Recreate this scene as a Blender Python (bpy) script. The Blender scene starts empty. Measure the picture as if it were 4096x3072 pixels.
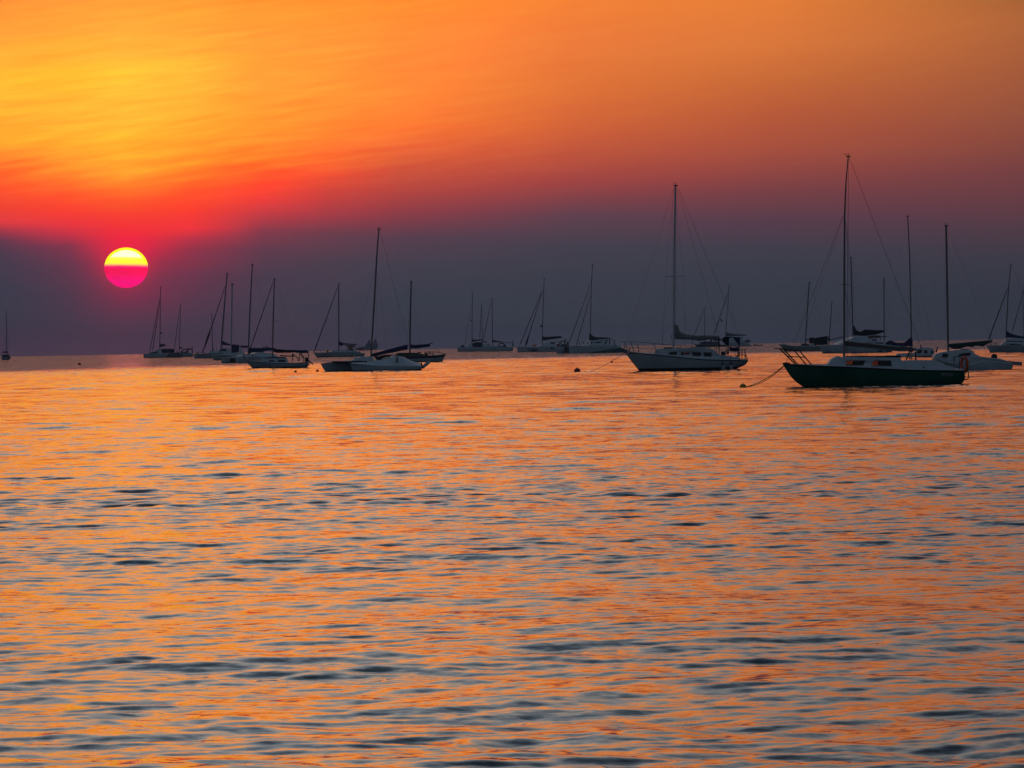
import bpy, bmesh, math, random
import numpy as np
from mathutils import Vector, Matrix, noise as mnoise

S = bpy.context.scene
COL = S.collection
random.seed(7)

# ------------------------------------------------------------------ camera
H = 2.0                      # eye height on the beach, metres
RE = 6371000.0
FPX = 18700.0                # focal length in pixels of a 4096 wide frame (12.5 degrees across)
ROLL = math.radians(1.0)
PITCH = -math.atan(160.0 / FPX)
Fv = Vector((0, math.cos(PITCH), math.sin(PITCH)))
R0 = Vector((1, 0, 0))
U0 = R0.cross(Fv)
Rv = R0 * math.cos(ROLL) - U0 * math.sin(ROLL)
Uv = U0 * math.cos(ROLL) + R0 * math.sin(ROLL)
EYE = Vector((0, 0, H))
cam = bpy.data.cameras.new('camera')
cam.sensor_width = 36.0
cam.lens = 36.0 * FPX / 4096.0
cam.clip_start = 0.5
cam.clip_end = 200000.0
camo = bpy.data.objects.new('camera', cam)
COL.objects.link(camo)
camo.matrix_world = Matrix(((Rv.x, Uv.x, -Fv.x, 0), (Rv.y, Uv.y, -Fv.y, 0), (Rv.z, Uv.z, -Fv.z, H), (0, 0, 0, 1)))
S.camera = camo
S.view_settings.view_transform = 'Standard'
S.view_settings.look = 'None'
S.view_settings.exposure = 0.0
S.view_settings.gamma = 1.0
S.cycles.max_bounces = 8
S.cycles.transparent_max_bounces = 8
S.cycles.sample_clamp_indirect = 4.0


def ray(px, py):
    return Fv + Rv * ((px - 2048.0) / FPX) + Uv * ((1536.0 - py) / FPX)


def sea_point(px, py, dist=None):
    r = ray(px, py)
    h2 = r.x * r.x + r.y * r.y
    if dist:
        k = dist / math.sqrt(h2)
        return Vector((r.x * k, r.y * k, -dist * dist / (2 * RE)))
    a = h2 / (2 * RE)
    disc = max(r.z * r.z - 4 * a * H, 0.0)
    t = (-r.z - math.sqrt(disc)) / (2 * a)
    return EYE + r * t


def azel(px, py):
    r = ray(px, py).normalized()
    return math.degrees(math.atan2(r.x, r.y)), math.degrees(math.asin(r.z))


def lin(c):
    return tuple(((v / 255.0) / 12.92 if v / 255.0 <= 0.04045 else ((v / 255.0 + 0.055) / 1.055) ** 2.4) for v in c)


SUN_AZ, SUN_EL = azel(504.6, 1071.0)

# ------------------------------------------------------------------ sky (world)
world = bpy.data.worlds.new('World')
S.world = world
world.use_nodes = True
wt = world.node_tree
wt.nodes.clear()


def wn(kind, **kw):
    n = wt.nodes.new(kind)
    for k, v in kw.items():
        setattr(n, k, v)
    return n


def sock(v, inp):
    if isinstance(v, bpy.types.NodeSocket):
        wt.links.new(v, inp)
    elif isinstance(v, (tuple, list)):
        inp.default_value = tuple(v) + ((1.0,) if len(v) == 3 and len(inp.default_value) == 4 else ())
    else:
        inp.default_value = v


def m(op, a, b=0.0, c=0.0, clamp=False):
    n = wn('ShaderNodeMath', operation=op, use_clamp=clamp)
    sock(a, n.inputs[0]); sock(b, n.inputs[1]); sock(c, n.inputs[2])
    return n.outputs[0]


def mrange(v, a, b, c=0.0, d=1.0, kind='SMOOTHSTEP'):
    n = wn('ShaderNodeMapRange', interpolation_type=kind)
    sock(v, n.inputs['Value']); sock(a, n.inputs['From Min']); sock(b, n.inputs['From Max'])
    sock(c, n.inputs['To Min']); sock(d, n.inputs['To Max'])
    return n.outputs['Result']


def mix(f, a, b, blend='MIX'):
    n = wn('ShaderNodeMix', data_type='RGBA', blend_type=blend)
    sock(f, n.inputs['Factor']); sock(a, n.inputs['A']); sock(b, n.inputs['B'])
    return n.outputs['Result']


def ramp(v, stops):
    n = wn('ShaderNodeValToRGB')
    cr = n.color_ramp
    cr.interpolation = 'LINEAR'
    stops = sorted(stops)
    while len(cr.elements) < len(stops):
        cr.elements.new(0.5)
    for e, (p, c) in zip(cr.elements, stops):
        e.position = min(max(p, 0.0), 1.0)
        e.color = tuple(c) + (1.0,)
    sock(v, n.inputs[0])
    return n.outputs[0]


tc = wn('ShaderNodeTexCoord')
sep = wn('ShaderNodeSeparateXYZ')
wt.links.new(tc.outputs['Generated'], sep.inputs[0])
EL = m('MULTIPLY', m('ARCSINE', sep.outputs[2]), 57.29578)
AZ = m('MULTIPLY', m('ARCTAN2', sep.outputs[0], sep.outputs[1]), 57.29578)


def cnoise(sx, sy, tilt, scale, detail, seed):
    u = m('MULTIPLY', AZ, sx)
    v = m('ADD', m('MULTIPLY', EL, sy), m('MULTIPLY', AZ, tilt))
    cmb = wn('ShaderNodeCombineXYZ')
    sock(u, cmb.inputs[0]); sock(v, cmb.inputs[1]); sock(float(seed), cmb.inputs[2])
    nz = wn('ShaderNodeTexNoise')
    sock(cmb.outputs[0], nz.inputs['Vector'])
    nz.inputs['Scale'].default_value = scale
    nz.inputs['Detail'].default_value = detail
    nz.inputs['Roughness'].default_value = 0.55
    return m('SUBTRACT', nz.outputs['Fac'], 0.5)


n1 = cnoise(0.22, 1.5, -0.10, 1.0, 3.0, 1.3)
n2 = cnoise(1.0, 11.0, -1.2, 1.0, 8.0, 5.1)
n3 = cnoise(0.16, 3.0, -0.12, 1.0, 2.0, 9.7)
himask = m('MULTIPLY', mrange(EL, 1.5, 2.4), mrange(AZ, -3.5, 2.5, 1.0, 0.22))
ELW = m('ADD', EL, m('ADD', m('MULTIPLY', m('MULTIPLY', n1, mrange(AZ, -4.5, -0.5, 1.0, .2)), 0.12), m('MULTIPLY', m('MULTIPLY', n2, 0.30), himask)))
POS = m('DIVIDE', m('ADD', ELW, 0.15), 4.75)

# colour columns: image column (0..4096), then (row, display colour)
LK = 1 / 1.08
COLS = [
    (0, [(0, (238, 145, 55)), (140, (252, 164, 58)), (280, (255, 184, 54)), (430, (255, 185, 50)), (560, (255, 168, 46)),
         (620, (255, 138, 44)), (690, (255, 98, 42)), (770, (245, 82, 46)), (840, (238, 66, 52)), (890, (228, 62, 66)),
         (925, (160, 56, 74)), (960, (100, 57, 78)), (1020, (74, 60, 78)), (1160, (62, 61, 77)), (1300, (66, 59, 75)), (1380, (84, 58, 77)), (1430, (88, 62, 80))]),
    (280, [(0, (248, 155, 58)), (140, (255, 171, 58)), (280, (255, 189, 52)), (460, (255, 186, 52)), (600, (255, 171, 46)),
           (690, (255, 138, 44)), (780, (255, 86, 42)), (850, (252, 64, 48)), (900, (240, 56, 62)), (945, (196, 52, 72)),
           (985, (130, 54, 77)), (1060, (92, 57, 78)), (1180, (72, 59, 77)), (1300, (72, 59, 76)), (1380, (92, 60, 80)), (1430, (94, 64, 82))]),
    (504, [(0, (255, 160, 58)), (140, (255, 175, 60)), (280, (255, 195, 58)), (460, (255, 193, 55)), (600, (255, 183, 46)),
           (680, (255, 161, 46)), (750, (255, 132, 40)), (800, (255, 94, 38)), (870, (255, 66, 44)), (940, (255, 46, 52)),
           (985, (238, 40, 66)), (1050, (150, 46, 76)), (1110, (112, 54, 78)), (1180, (110, 50, 77)), (1240, (96, 56, 79)), (1300, (84, 59, 79)), (1390, (98, 60, 80)), (1430, (96, 64, 82))]),
    (760, [(0, (255, 160, 54)), (140, (255, 171, 58)), (280, (255, 187, 58)), (440, (255, 183, 54)), (600, (255, 161, 44)),
           (690, (255, 128, 40)), (760, (255, 90, 40)), (840, (255, 64, 45)), (910, (246, 54, 60)), (955, (190, 52, 70)),
           (1000, (146, 52, 74)), (1110, (104, 55, 77)), (1200, (88, 57, 77)), (1300, (76, 59, 77)), (1390, (90, 61, 78)), (1430, (92, 64, 80))]),
    (1050, [(0, (255, 152, 50)), (180, (255, 161, 58)), (360, (255, 163, 55)), (540, (255, 150, 46)), (630, (255, 128, 40)),
            (690, (255, 90, 42)), (745, (255, 74, 46)), (805, (236, 64, 58)), (865, (190, 60, 69)), (925, (136, 59, 75)),
            (1000, (98, 60, 77)), (1100, (76, 61, 77)), (1240, (70, 61, 76)), (1390, (84, 61, 77)), (1420, (86, 64, 80))]),
    (1320, [(0, (255, 148, 50)), (180, (255, 156, 57)), (360, (252, 154, 55)), (540, (248, 134, 48)), (630, (240, 110, 46)), (690, (236, 88, 50)), (745, (214, 75, 56)), (800, (192, 65, 63)), (850, (170, 61, 69)), (890, (144, 61, 73)), (935, (108, 62, 76)), (1050, (76, 63, 77)), (1240, (66, 61, 75)), (1385, (76, 62, 77)), (1415, (80, 66, 80))]),
    (1600, [(0, (255, 144, 50)), (180, (254, 145, 57)), (360, (250, 140, 55)), (510, (244, 124, 50)), (590, (226, 105, 54)),
            (670, (203, 89, 58)), (760, (180, 71, 63)), (845, (146, 61, 70)), (900, (118, 61, 74)), (950, (88, 63, 78)), (1060, (69, 64, 77)),
            (1200, (59, 62, 75)), (1380, (66, 62, 76)), (1410, (72, 68, 80))]),
    (2300, [(0, (238, 130, 54)), (180, (230, 125, 59)), (370, (218, 114, 55)), (510, (204, 99, 56)), (630, (182, 83, 60)),
            (720, (160, 69, 66)), (800, (126, 65, 72)), (860, (97, 65, 78)), (980, (69, 64, 77)), (1110, (60, 62, 74)), (1300, (58, 61, 72)), (1390, (64, 66, 76))]),
    (3100, [(0, (224, 126, 56)), (180, (214, 120, 59)), (320, (196, 106, 55)), (460, (180, 90, 56)), (590, (165, 81, 61)),
            (690, (142, 70, 65)), (770, (118, 64, 69)), (880, (88, 61, 75)), (1000, (64, 62, 75)), (1160, (55, 60, 71)), (1360, (58, 60, 70))]),
    (4096, [(0, (166, 100, 54)), (90, (174, 102, 57)), (230, (166, 94, 57)), (370, (155, 87, 59)), (555, (136, 74, 61)), (690, (116, 64, 65)),
            (815, (100, 60, 68)), (925, (78, 59, 70)), (1040, (60, 58, 70)), (1200, (51, 55, 66)), (1360, (55, 58, 66))]),
]
low = None
prev_az = None
for cx, rows in COLS:
    stops = [((azel(cx, py)[1] + 0.15) / 4.75, lin(c)) for py, c in rows]
    col = ramp(POS, stops)
    az = azel(cx, 900)[0]
    if low is None:
        low = col
    else:
        low = mix(mrange(AZ, prev_az, az, kind='LINEAR'), low, col)
    prev_az = az
# cloud streaks in the high warm part
streak = m('ADD', 1.03, m('MULTIPLY', m('ADD', m('MULTIPLY', n2, 0.62), m('MULTIPLY', n3, 0.34)), himask))
scol = wn('ShaderNodeCombineXYZ')
sock(m('ADD', 1.04, m('MULTIPLY', himask, 0.20)), scol.inputs[0])
sock(streak, scol.inputs[1])
sock(m('MULTIPLY', streak, m('SUBTRACT', 1.0, m('MULTIPLY', n3, m('MULTIPLY', himask, .5)))), scol.inputs[2])
low = mix(1.0, low, scol.outputs[0], 'MULTIPLY')
# glow round the sun
gx = m('SUBTRACT', AZ, SUN_AZ)
gy = m('SUBTRACT', EL, SUN_EL + 0.12)
gd = m('ADD', m('MULTIPLY', gx, gx), m('MULTIPLY', gy, gy))
glow = m('MULTIPLY', m('EXPONENT', m('MULTIPLY', gd, -1.0 / (2 * 0.19 ** 2))), 0.95)
low = mix(glow, low, lin((255, 34, 72)))
glow2 = m('MULTIPLY', m('EXPONENT', m('MULTIPLY', gd, -1.0 / (2 * 0.5 ** 2))), 0.16)
low = mix(glow2, low, lin((220, 40, 74)))
# the sky above the frame, bright over the sunset and slate blue overhead
UPP = m('SQRT', m('DIVIDE', m('MAXIMUM', EL, 0.0), 90.0))


def up(el, c):
    return (math.sqrt(el / 90.0), c)


UP_RAMP = [up(0, (1.0, .30, .045)), up(4.3, (1.05, .32, .05)), up(6, (1.36, .375, .07)), up(8, (1.13, .45, .175)),
           up(10.5, (.76, .52, .38)), up(14, (.54, .54, .54)), up(19, (.40, .465, .53)), up(26, (.19, .265, .35)), up(35, (.075, .115, .17)),
           up(50, (.06, .09, .14)), up(90, (.05, .08, .13))]
upper = ramp(UPP, UP_RAMP)
azd = m('ABSOLUTE', m('SUBTRACT', AZ, SUN_AZ + 1.0))
near_fac = mix(mrange(azd, 0.5, 9.5), (1.0, 1.0, 1.0), mix(mrange(EL, 7.0, 14.0), (.50, .365, .45), (.60, .59, .60)))
upper = mix(mrange(azd, 16.0, 95.0), mix(1.0, upper, near_fac, 'MULTIPLY'), (.034, .051, .075))
sky = wn('ShaderNodeTexSky', sky_type='NISHITA', sun_disc=False)
sky.sun_elevation = math.radians(SUN_EL)
sky.sun_rotation = math.radians(SUN_AZ)
SKYK = 0.02
dome = mix(1.0, sky.outputs[0], (SKYK, SKYK, SKYK * 1.1), 'MULTIPLY')
upper = mix(1.0, upper, dome, 'ADD')
east = mix(mrange(azd, 30.0, 100.0), low, (.042, .070, .112))
total = mix(mrange(EL, 4.2, 5.7), east, upper)
bg = wn('ShaderNodeBackground')
sock(total, bg.inputs['Color'])
bg.inputs['Strength'].default_value = 1.0
wo = wn('ShaderNodeOutputWorld')
wt.links.new(bg.outputs[0], wo.inputs['Surface'])

# ------------------------------------------------------------------ sun lamp (weak: the smoke has swallowed it)
sd = Vector((math.sin(math.radians(SUN_AZ)) * math.cos(math.radians(SUN_EL)),
             math.cos(math.radians(SUN_AZ)) * math.cos(math.radians(SUN_EL)), math.sin(math.radians(SUN_EL))))
sl = bpy.data.lights.new('sun_light', 'SUN')
sl.energy = 0.0009
sl.angle = math.radians(0.53)
sl.color = (1.0, 0.10, 0.14)
slo = bpy.data.objects.new('sun_light', sl)
COL.objects.link(slo)
slo.rotation_euler = sd.to_track_quat('Z', 'Y').to_euler()
slo.location = (0, 0, 60)


# ------------------------------------------------------------------ materials
def new_mat(name):
    mt = bpy.data.materials.new(name)
    mt.use_nodes = True
    return mt, mt.node_tree, mt.node_tree.nodes['Principled BSDF']


MATS = {}


def paint(name, col, rough=0.45, metal=0.0, var=0.12, scale=3.0, spec=0.5):
    """plain surface with a little procedural weathering"""
    if name in MATS:
        return MATS[name]
    mt, nt, b = new_mat(name)
    nz = nt.nodes.new('ShaderNodeTexNoise')
    nz.inputs['Scale'].default_value = scale
    nz.inputs['Detail'].default_value = 5.0
    tcn = nt.nodes.new('ShaderNodeTexCoord')
    nt.links.new(tcn.outputs['Object'], nz.inputs['Vector'])
    cr = nt.nodes.new('ShaderNodeValToRGB')
    cr.color_ramp.elements[0].position = 0.3
    cr.color_ramp.elements[1].position = 0.7
    cr.color_ramp.elements[0].color = tuple(c * (1 - var) for c in col) + (1,)
    cr.color_ramp.elements[1].color = tuple(min(1, c * (1 + var)) for c in col) + (1,)
    nt.links.new(nz.outputs['Fac'], cr.inputs[0])
    nt.links.new(cr.outputs[0], b.inputs['Base Color'])
    mr = nt.nodes.new('ShaderNodeMapRange')
    mr.inputs['To Min'].default_value = rough * 0.85
    mr.inputs['To Max'].default_value = min(1, rough * 1.2)
    nt.links.new(nz.outputs['Fac'], mr.inputs['Value'])
    nt.links.new(mr.outputs[0], b.inputs['Roughness'])
    b.inputs['Metallic'].default_value = metal
    b.inputs['Specular IOR Level'].default_value = spec
    MATS[name] = mt
    return mt


WHITE = paint('white_gelcoat', (.66, .69, .72), .5, var=.08, scale=1.2)
DECK = paint('pale_deck', (.55, .57, .58), .7, var=.1)
GREEN = paint('dark_green_paint', (.02, .17, .098), .45, var=.2, scale=1.5)
TEAL = paint('teal_paint', (.02, .16, .17), .5)
BOOT = paint('antifouling', (.018, .016, .018), .8)
RAIL = paint('black_rail', (.012, .011, .012), .6)
DARKHULL = paint('dark_hull_paint', (.03, .035, .045), .5)
CREAM = paint('cream_paint', (.5, .49, .42), .5)
ALU = paint('mast_aluminium', (.20, .20, .21), .55, metal=.3)
ALUW = paint('white_mast_paint', (.62, .65, .68), .5)
STEEL = paint('stainless_tube', (.09, .09, .095), .5, metal=.4)
WIRE = paint('rigging_wire', (.035, .034, .036), .7)
ROPE = paint('brown_rope', (.16, .09, .05), .95, scale=60)
NAVY = paint('navy_canvas', (.02, .03, .10), .9, scale=8, var=.25)
MAROON = paint('maroon_canvas', (.07, .012, .018), .9, scale=8, var=.25)
BLACKC = paint('black_canvas', (.014, .013, .016), .9, scale=8, var=.25)
DGREEN = paint('green_canvas', (.014, .05, .036), .9, scale=8, var=.25)
TAN = paint('tan_canvas', (.33, .20, .13), .9, scale=8, var=.2)
SAILC = paint('weathered_sailcloth', (.30, .28, .27), .9, scale=6, var=.3)
BROWNC = paint('brown_canvas', (.13, .10, .085), .9, scale=8, var=.25)
BLUEC = paint('blue_canvas', (.03, .08, .16), .9, scale=8, var=.25)
GREYR = paint('grey_rubber', (.12, .12, .125), .8)
BLACKP = paint('black_plastic', (.015, .015, .017), .5)
OLIVE = paint('olive_timber', (.10, .085, .05), .8, scale=10, var=.3)
ORANGE = paint('orange_lifebuoy', (.75, .10, .025), .6)
REDP = paint('red_plastic', (.50, .05, .03), .6)
YELLOW = paint('yellow_plastic', (.55, .40, .03), .6)
MAROONB = paint('maroon_float', (.30, .05, .07), .6)
PALEF = paint('pale_float', (.35, .33, .33), .6)
LETTER = paint('dark_lettering', (.02, .022, .04), .6)
LETTERR = paint('red_lettering', (.22, .03, .04), .6)
LETTERW = paint('pale_lettering', (.20, .24, .24), .6)
PLATE = paint('name_plate', (.45, .52, .52), .5)
SHIPH = paint('ship_steel', (.13, .10, .11), .7)
GLASSD = paint('dark_window', (.010, .010, .013), .25)


def clear_glass():
    mt, nt, b = new_mat('tinted_glass')
    b.inputs['Base Color'].default_value = (.36, .29, .29, 1)
    b.inputs['Roughness'].default_value = 0.0
    b.inputs['IOR'].default_value = 1.05
    b.inputs['Transmission Weight'].default_value = 1.0
    return mt


GLASS = clear_glass()


# ------------------------------------------------------------------ mesh helpers
def build(name, verts, faces, mats, parent=None, idx=None, sharp=35.0, smooth=True):
    me = bpy.data.meshes.new(name)
    me.from_pydata([tuple(v) for v in verts], [], faces)
    for mt in (mats if isinstance(mats, (list, tuple)) else [mats]):
        me.materials.append(mt)
    if idx is not None:
        me.polygons.foreach_set('material_index', idx)
    bm = bmesh.new()
    bm.from_mesh(me)
    bmesh.ops.remove_doubles(bm, verts=bm.verts, dist=1e-5)
    bmesh.ops.recalc_face_normals(bm, faces=bm.faces)
    bm.to_mesh(me)
    bm.free()
    if smooth:
        me.polygons.foreach_set('use_smooth', [True] * len(me.polygons))
        me.set_sharp_from_angle(angle=math.radians(sharp))
    o = bpy.data.objects.new(name, me)
    COL.objects.link(o)
    if parent is not None:
        o.parent = parent
    return o


class MB:
    """collects shapes into one mesh"""
    def __init__(self):
        self.v, self.f = [], []

    def add(self, v, f):
        n = len(self.v)
        self.v += [tuple(p) for p in v]
        self.f += [tuple(i + n for i in q) for q in f]

    def tube(self, pts, r, n=8, flat=1.0):
        pts = [Vector(p) for p in pts]
        rs = r if isinstance(r, (list, tuple)) else [r] * len(pts)
        vs, fs = [], []
        for i, p in enumerate(pts):
            d = (pts[min(i + 1, len(pts) - 1)] - pts[max(i - 1, 0)])
            if d.length < 1e-9:
                d = Vector((0, 0, 1))
            d.normalize()
            a = d.cross(Vector((0, 1, 0)))
            if a.length < 0.1:
                a = d.cross(Vector((1, 0, 0)))
            a.normalize()
            c = d.cross(a)
            for k in range(n):
                t = 2 * math.pi * k / n
                vs.append(p + a * (math.cos(t) * rs[i]) + c * (math.sin(t) * rs[i] * flat))
        for i in range(len(pts) - 1):
            for k in range(n):
                fs.append((i * n + k, i * n + (k + 1) % n, (i + 1) * n + (k + 1) % n, (i + 1) * n + k))
        fs.append(tuple(range(n)))
        fs.append(tuple((len(pts) - 1) * n + k for k in range(n)))
        self.add(vs, fs)
        return self

    def ball(self, c, r, sq=1.0, n=12, lo=-90):
        c = Vector(c)
        vs, fs = [], []
        rows = 8
        for i in range(rows + 1):
            la = math.radians(lo + (90 - lo) * i / rows)
            for k in range(n):
                t = 2 * math.pi * k / n
                vs.append(c + Vector((math.cos(la) * math.cos(t) * r, math.cos(la) * math.sin(t) * r, math.sin(la) * r * sq)))
        for i in range(rows):
            for k in range(n):
                fs.append((i * n + k, i * n + (k + 1) % n, (i + 1) * n + (k + 1) % n, (i + 1) * n + k))
        fs.append(tuple(range(n)))
        self.add(vs, fs)
        return self

    def box(self, a, b):
        x0, y0, z0 = a
        x1, y1, z1 = b
        self.add([(x0, y0, z0), (x1, y0, z0), (x1, y1, z0), (x0, y1, z0), (x0, y0, z1), (x1, y0, z1), (x1, y1, z1), (x0, y1, z1)],
                 [(0, 1, 2, 3), (4, 5, 6, 7), (0, 1, 5, 4), (1, 2, 6, 5), (2, 3, 7, 6), (3, 0, 4, 7)])
        return self

    def prism(self, xz, ya, yb, wfun=None):
        """side profile [(x,z)] extruded from ya to yb; wfun(x,z)->inward factor of the half width"""
        n = len(xz)
        vs = []
        for y in (ya, yb):
            for x, z in xz:
                k = wfun(x, z) if wfun else 1.0
                vs.append((x, y * k if wfun else y, z))
        fs = [tuple(range(n)), tuple(range(2 * n - 1, n - 1, -1))]
        for i in range(n):
            j = (i + 1) % n
            fs.append((i, j, j + n, i + n))
        self.add(vs, fs)
        return self

    def out(self, name, mat, parent=None, **kw):
        return build(name, self.v, self.f, mat, parent, **kw)


def interp(pts, x):
    return float(np.interp(x, [p[0] for p in pts], [p[1] for p in pts]))


# crop frames in which outlines were measured: origin and pixels per unit
C = {
    'S': (0, 0, 1.0),
    'A': (3100, 1380, .18083), 'B': (3480, 1320, .18083),
    'C1': (0, 1080, .36166), 'C2': (740, 1020, .28926), 'C3': (1200, 880, .38581), 'C4': (1780, 1020, .33454),
    'C5': (2240, 700, .50648), 'C6': (3000, 580, .4461), 'C7': (2920, 1240, .30741), 'C8': (3500, 840, .43409),
    'D3': (2480, 1260, .14465), 'D4': (2740, 1260, .14467), 'D5': (1260, 1340, .13562), 'D6': (1520, 1340, .13562),
    'D7': (960, 1340, .14467), 'D8': (760, 1340, .1085),
    'E1': (0, 1200, .15674), 'E2': (560, 1340, .09946), 'E3': (1810, 1330, .12206), 'E4': (2060, 1320, .10398),
    'E5': (2200, 1320, .15371), 'E6': (3100, 1280, .16275), 'E7': (3360, 1280, .13562), 'E8': (3840, 1280, .13264),
}


def P(*seq):
    """P('A', (x,y), (x,y), 'B', (x,y) ...) -> list of photo pixels"""
    f, out = C['S'], []
    for s in seq:
        if isinstance(s, str):
            f = C[s]
        else:
            out.append((f[0] + s[0] * f[2], f[1] + s[1] * f[2]))
    return out


class Boat:
    def __init__(self, name, label, cat, at, yaw=0.0, group='boats moored in the bay', dist=None):
        o = bpy.data.objects.new(name, None)
        COL.objects.link(o)
        self.O = sea_point(at[0], at[1], dist)
        o.location = self.O
        self.th = math.radians(yaw)
        o.rotation_euler = (0, 0, self.th)
        o.empty_display_size = 0.5
        o['label'] = label
        o['category'] = cat
        if group:
            o['group'] = group
        self.root = o
        self.s = self.O.y / FPX          # metres per photo pixel here
        self.wr = max(0.006, 0.42 * self.s)

    def L(self, p, y=0.0):
        r = ray(*p)
        k = self.O.y / r.y
        dx = r.x * k - self.O.x
        dz = H + r.z * k - self.O.z
        ta = self.O.x / self.O.y
        sn, cs = math.sin(self.th), math.cos(self.th)
        x = (dx + y * (sn + cs * ta)) / (cs - sn * ta)
        return Vector((x, y, dz))

    def LL(self, pts, y=0.0):
        return [self.L(p, y) for p in pts]

    # ---- hull: sheer outline, lower outline (bow tip ... waterline ... stern), all in photo pixels
    def hull(self, sheer, low, beam, lat=0.0, offs=(0.0,), boot=3.0, stripe=0.0, mats=None, ts=.72, full=.36, name='hull',
             vbow=.9, fine=.42, deck_mat=None, camber=.03, stripe2=None):
        sh = self.LL(sheer, lat)
        lo = self.LL(low, lat)
        Lh = sh[-1].x - sh[0].x
        # push the under-water middle of the lower outline below the surface
        zc = [p.z for p in lo]
        sx0, sx1, wx0, wx1 = sh[0].x, sh[-1].x, lo[0].x, lo[-1].x
        shp = [(p.x, p.z) for p in sh]
        lop = [(p.x, p.z) for p in lo]
        wl = [p.x for p in lo if abs(p.z) < 3.2 * self.s + .03]
        wa, wb = (min(wl), max(wl)) if len(wl) > 1 else (wx0 + .2 * Lh, wx1 - .1 * Lh)
        ts_ = set(np.linspace(0, 1, 25).tolist())
        for x, z in lop:
            ts_.add(min(max((x - wx0) / (wx1 - wx0), 0), 1))
        for x, z in shp:
            ts_.add(min(max((x - sx0) / (sx1 - sx0), 0), 1))
        T = sorted(ts_)
        zb = boot * self.s
        outs = []
        mats = mats or [BOOT, WHITE, RAIL, DECK]
        if deck_mat:
            mats = mats[:3] + [deck_mat]
        for off in offs:
            V, Fc, I = [], [], []
            rows = 4 + 5 + 1 + 1
            for t in T:
                xs = sx0 + (sx1 - sx0) * t
                xw = wx0 + (wx1 - wx0) * t
                zs = interp(shp, xs)
                zw = interp(lop, xw)
                if wa < xw < wb:
                    q = (xw - wa) / (wb - wa)
                    zw = min(zw, 0.0) - 0.055 * Lh * math.sin(math.pi * q) ** .7
                zs = max(zs, zw + 1e-3)
                b = beam / 2 * (math.sin(math.pi / 2 * min(1, t / fine)) ** .72 if t < fine else 1 - (1 - ts) * ((t - fine) / (1 - fine)) ** 2)
                b = max(b, .012 * beam)
                pw = vbow + (full - vbow) * min(1, t / .45)
                sb = min(max((zb - zw) / (zs - zw), 0.0), .94)
                sr = max(1 - stripe * self.s / (zs - zw), sb + .02)
                ss = [sb * k / 4 for k in range(4)] + [sb + (sr - sb) * k / 5 for k in range(6)] + [1.0]
                for sg in (-1, 1):
                    for s_ in ss:
                        V.append((xw + (xs - xw) * s_, off + sg * b * (s_ ** pw if s_ > 0 else 0), zw + (zs - zw) * s_))
                for k in range(5):
                    f = -1 + k / 2
                    V.append((xs, off + b * f, zs + camber * beam * (1 - f * f) * min(1, t * 4)))
            nr = 11
            per = 2 * nr + 5
            for i in range(len(T) - 1):
                a, bq = i * per, (i + 1) * per
                for sg in (0, 1):
                    for k in range(nr - 1):
                        p = a + sg * nr + k
                        q = bq + sg * nr + k
                        Fc.append((p, q, q + 1, p + 1))
                        I.append(0 if k < 4 else (1 if k < 9 else 2))
                for k in range(4):
                    p = a + 2 * nr + k
                    q = bq + 2 * nr + k
                    Fc.append((p, q, q + 1, p + 1))
                    I.append(3)
            e = (len(T) - 1) * per
            for k in range(nr - 1):
                Fc.append((e + k, e + k + 1, e + nr + k + 1, e + nr + k))
                I.append(0 if k < 4 else (1 if k < 9 else 2))
            # degenerate quads at the keel are fine for triangles; clean by value
            me = build(name, V, Fc, mats, self.root, idx=I, sharp=40)
            outs.append(me)
        return outs[0] if len(outs) == 1 else outs

    def slab(self, name, pts, w, mat, lat=0.0, taper=0.0, parent=None, y0=None, y1=None, bevel=0.0):
        """side outline in photo pixels, extruded across the boat (half width w round lat)"""
        q = self.LL(pts, lat if y0 is None else (y0 + y1) / 2)
        xz = [(p.x, p.z) for p in q]
        z0, z1 = min(z for x, z in xz), max(z for x, z in xz)
        mb = MB()
        if y0 is None:
            fun = (lambda x, z: 1 - taper * (z - z0) / max(z1 - z0, 1e-4))
            mb.prism(xz, -w, w, fun)
            mb.v = [(x, y + lat, z) for x, y, z in mb.v]
        else:
            mb.prism(xz, y0, y1)
        o = mb.out(name, mat, parent or self.root, sharp=30)
        if bevel > 0:
            bm = bmesh.new()
            bm.from_mesh(o.data)
            bmesh.ops.bevel(bm, geom=[e for e in bm.edges if e.is_manifold and e.calc_face_angle(0) > .5], offset=bevel, segments=2,
                            profile=.6, affect='EDGES', clamp_overlap=True)
            bm.to_mesh(o.data)
            bm.free()
            o.data.polygons.foreach_set('use_smooth', [True] * len(o.data.polygons))
            o.data.set_sharp_from_angle(angle=math.radians(35))
        o['cab'] = (z0, z1, w, taper, lat)
        return o

    def pane(self, cab, pts, mat=None, name='window', proud=.012, both=True, thick=.02):
        """a window lying on the side of a cabin slab, on both sides of the boat"""
        z0, z1, w, taper, lat = cab['cab']
        for sg in ((-1, 1) if both else (-1,)):
            q = self.LL(pts, lat - w)
            V = []
            for d in (proud, proud - thick):
                for p in q:
                    k = 1 - taper * (p.z - z0) / max(z1 - z0, 1e-4)
                    V.append((p.x, lat + sg * (w * k + d), p.z))
            n = len(q)
            Fc = [tuple(range(n)), tuple(range(2 * n - 1, n - 1, -1))] + [(i, (i + 1) % n, (i + 1) % n + n, i + n) for i in range(n)]
            build(name, V, Fc, mat or GLASSD, cab, smooth=False)

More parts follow.
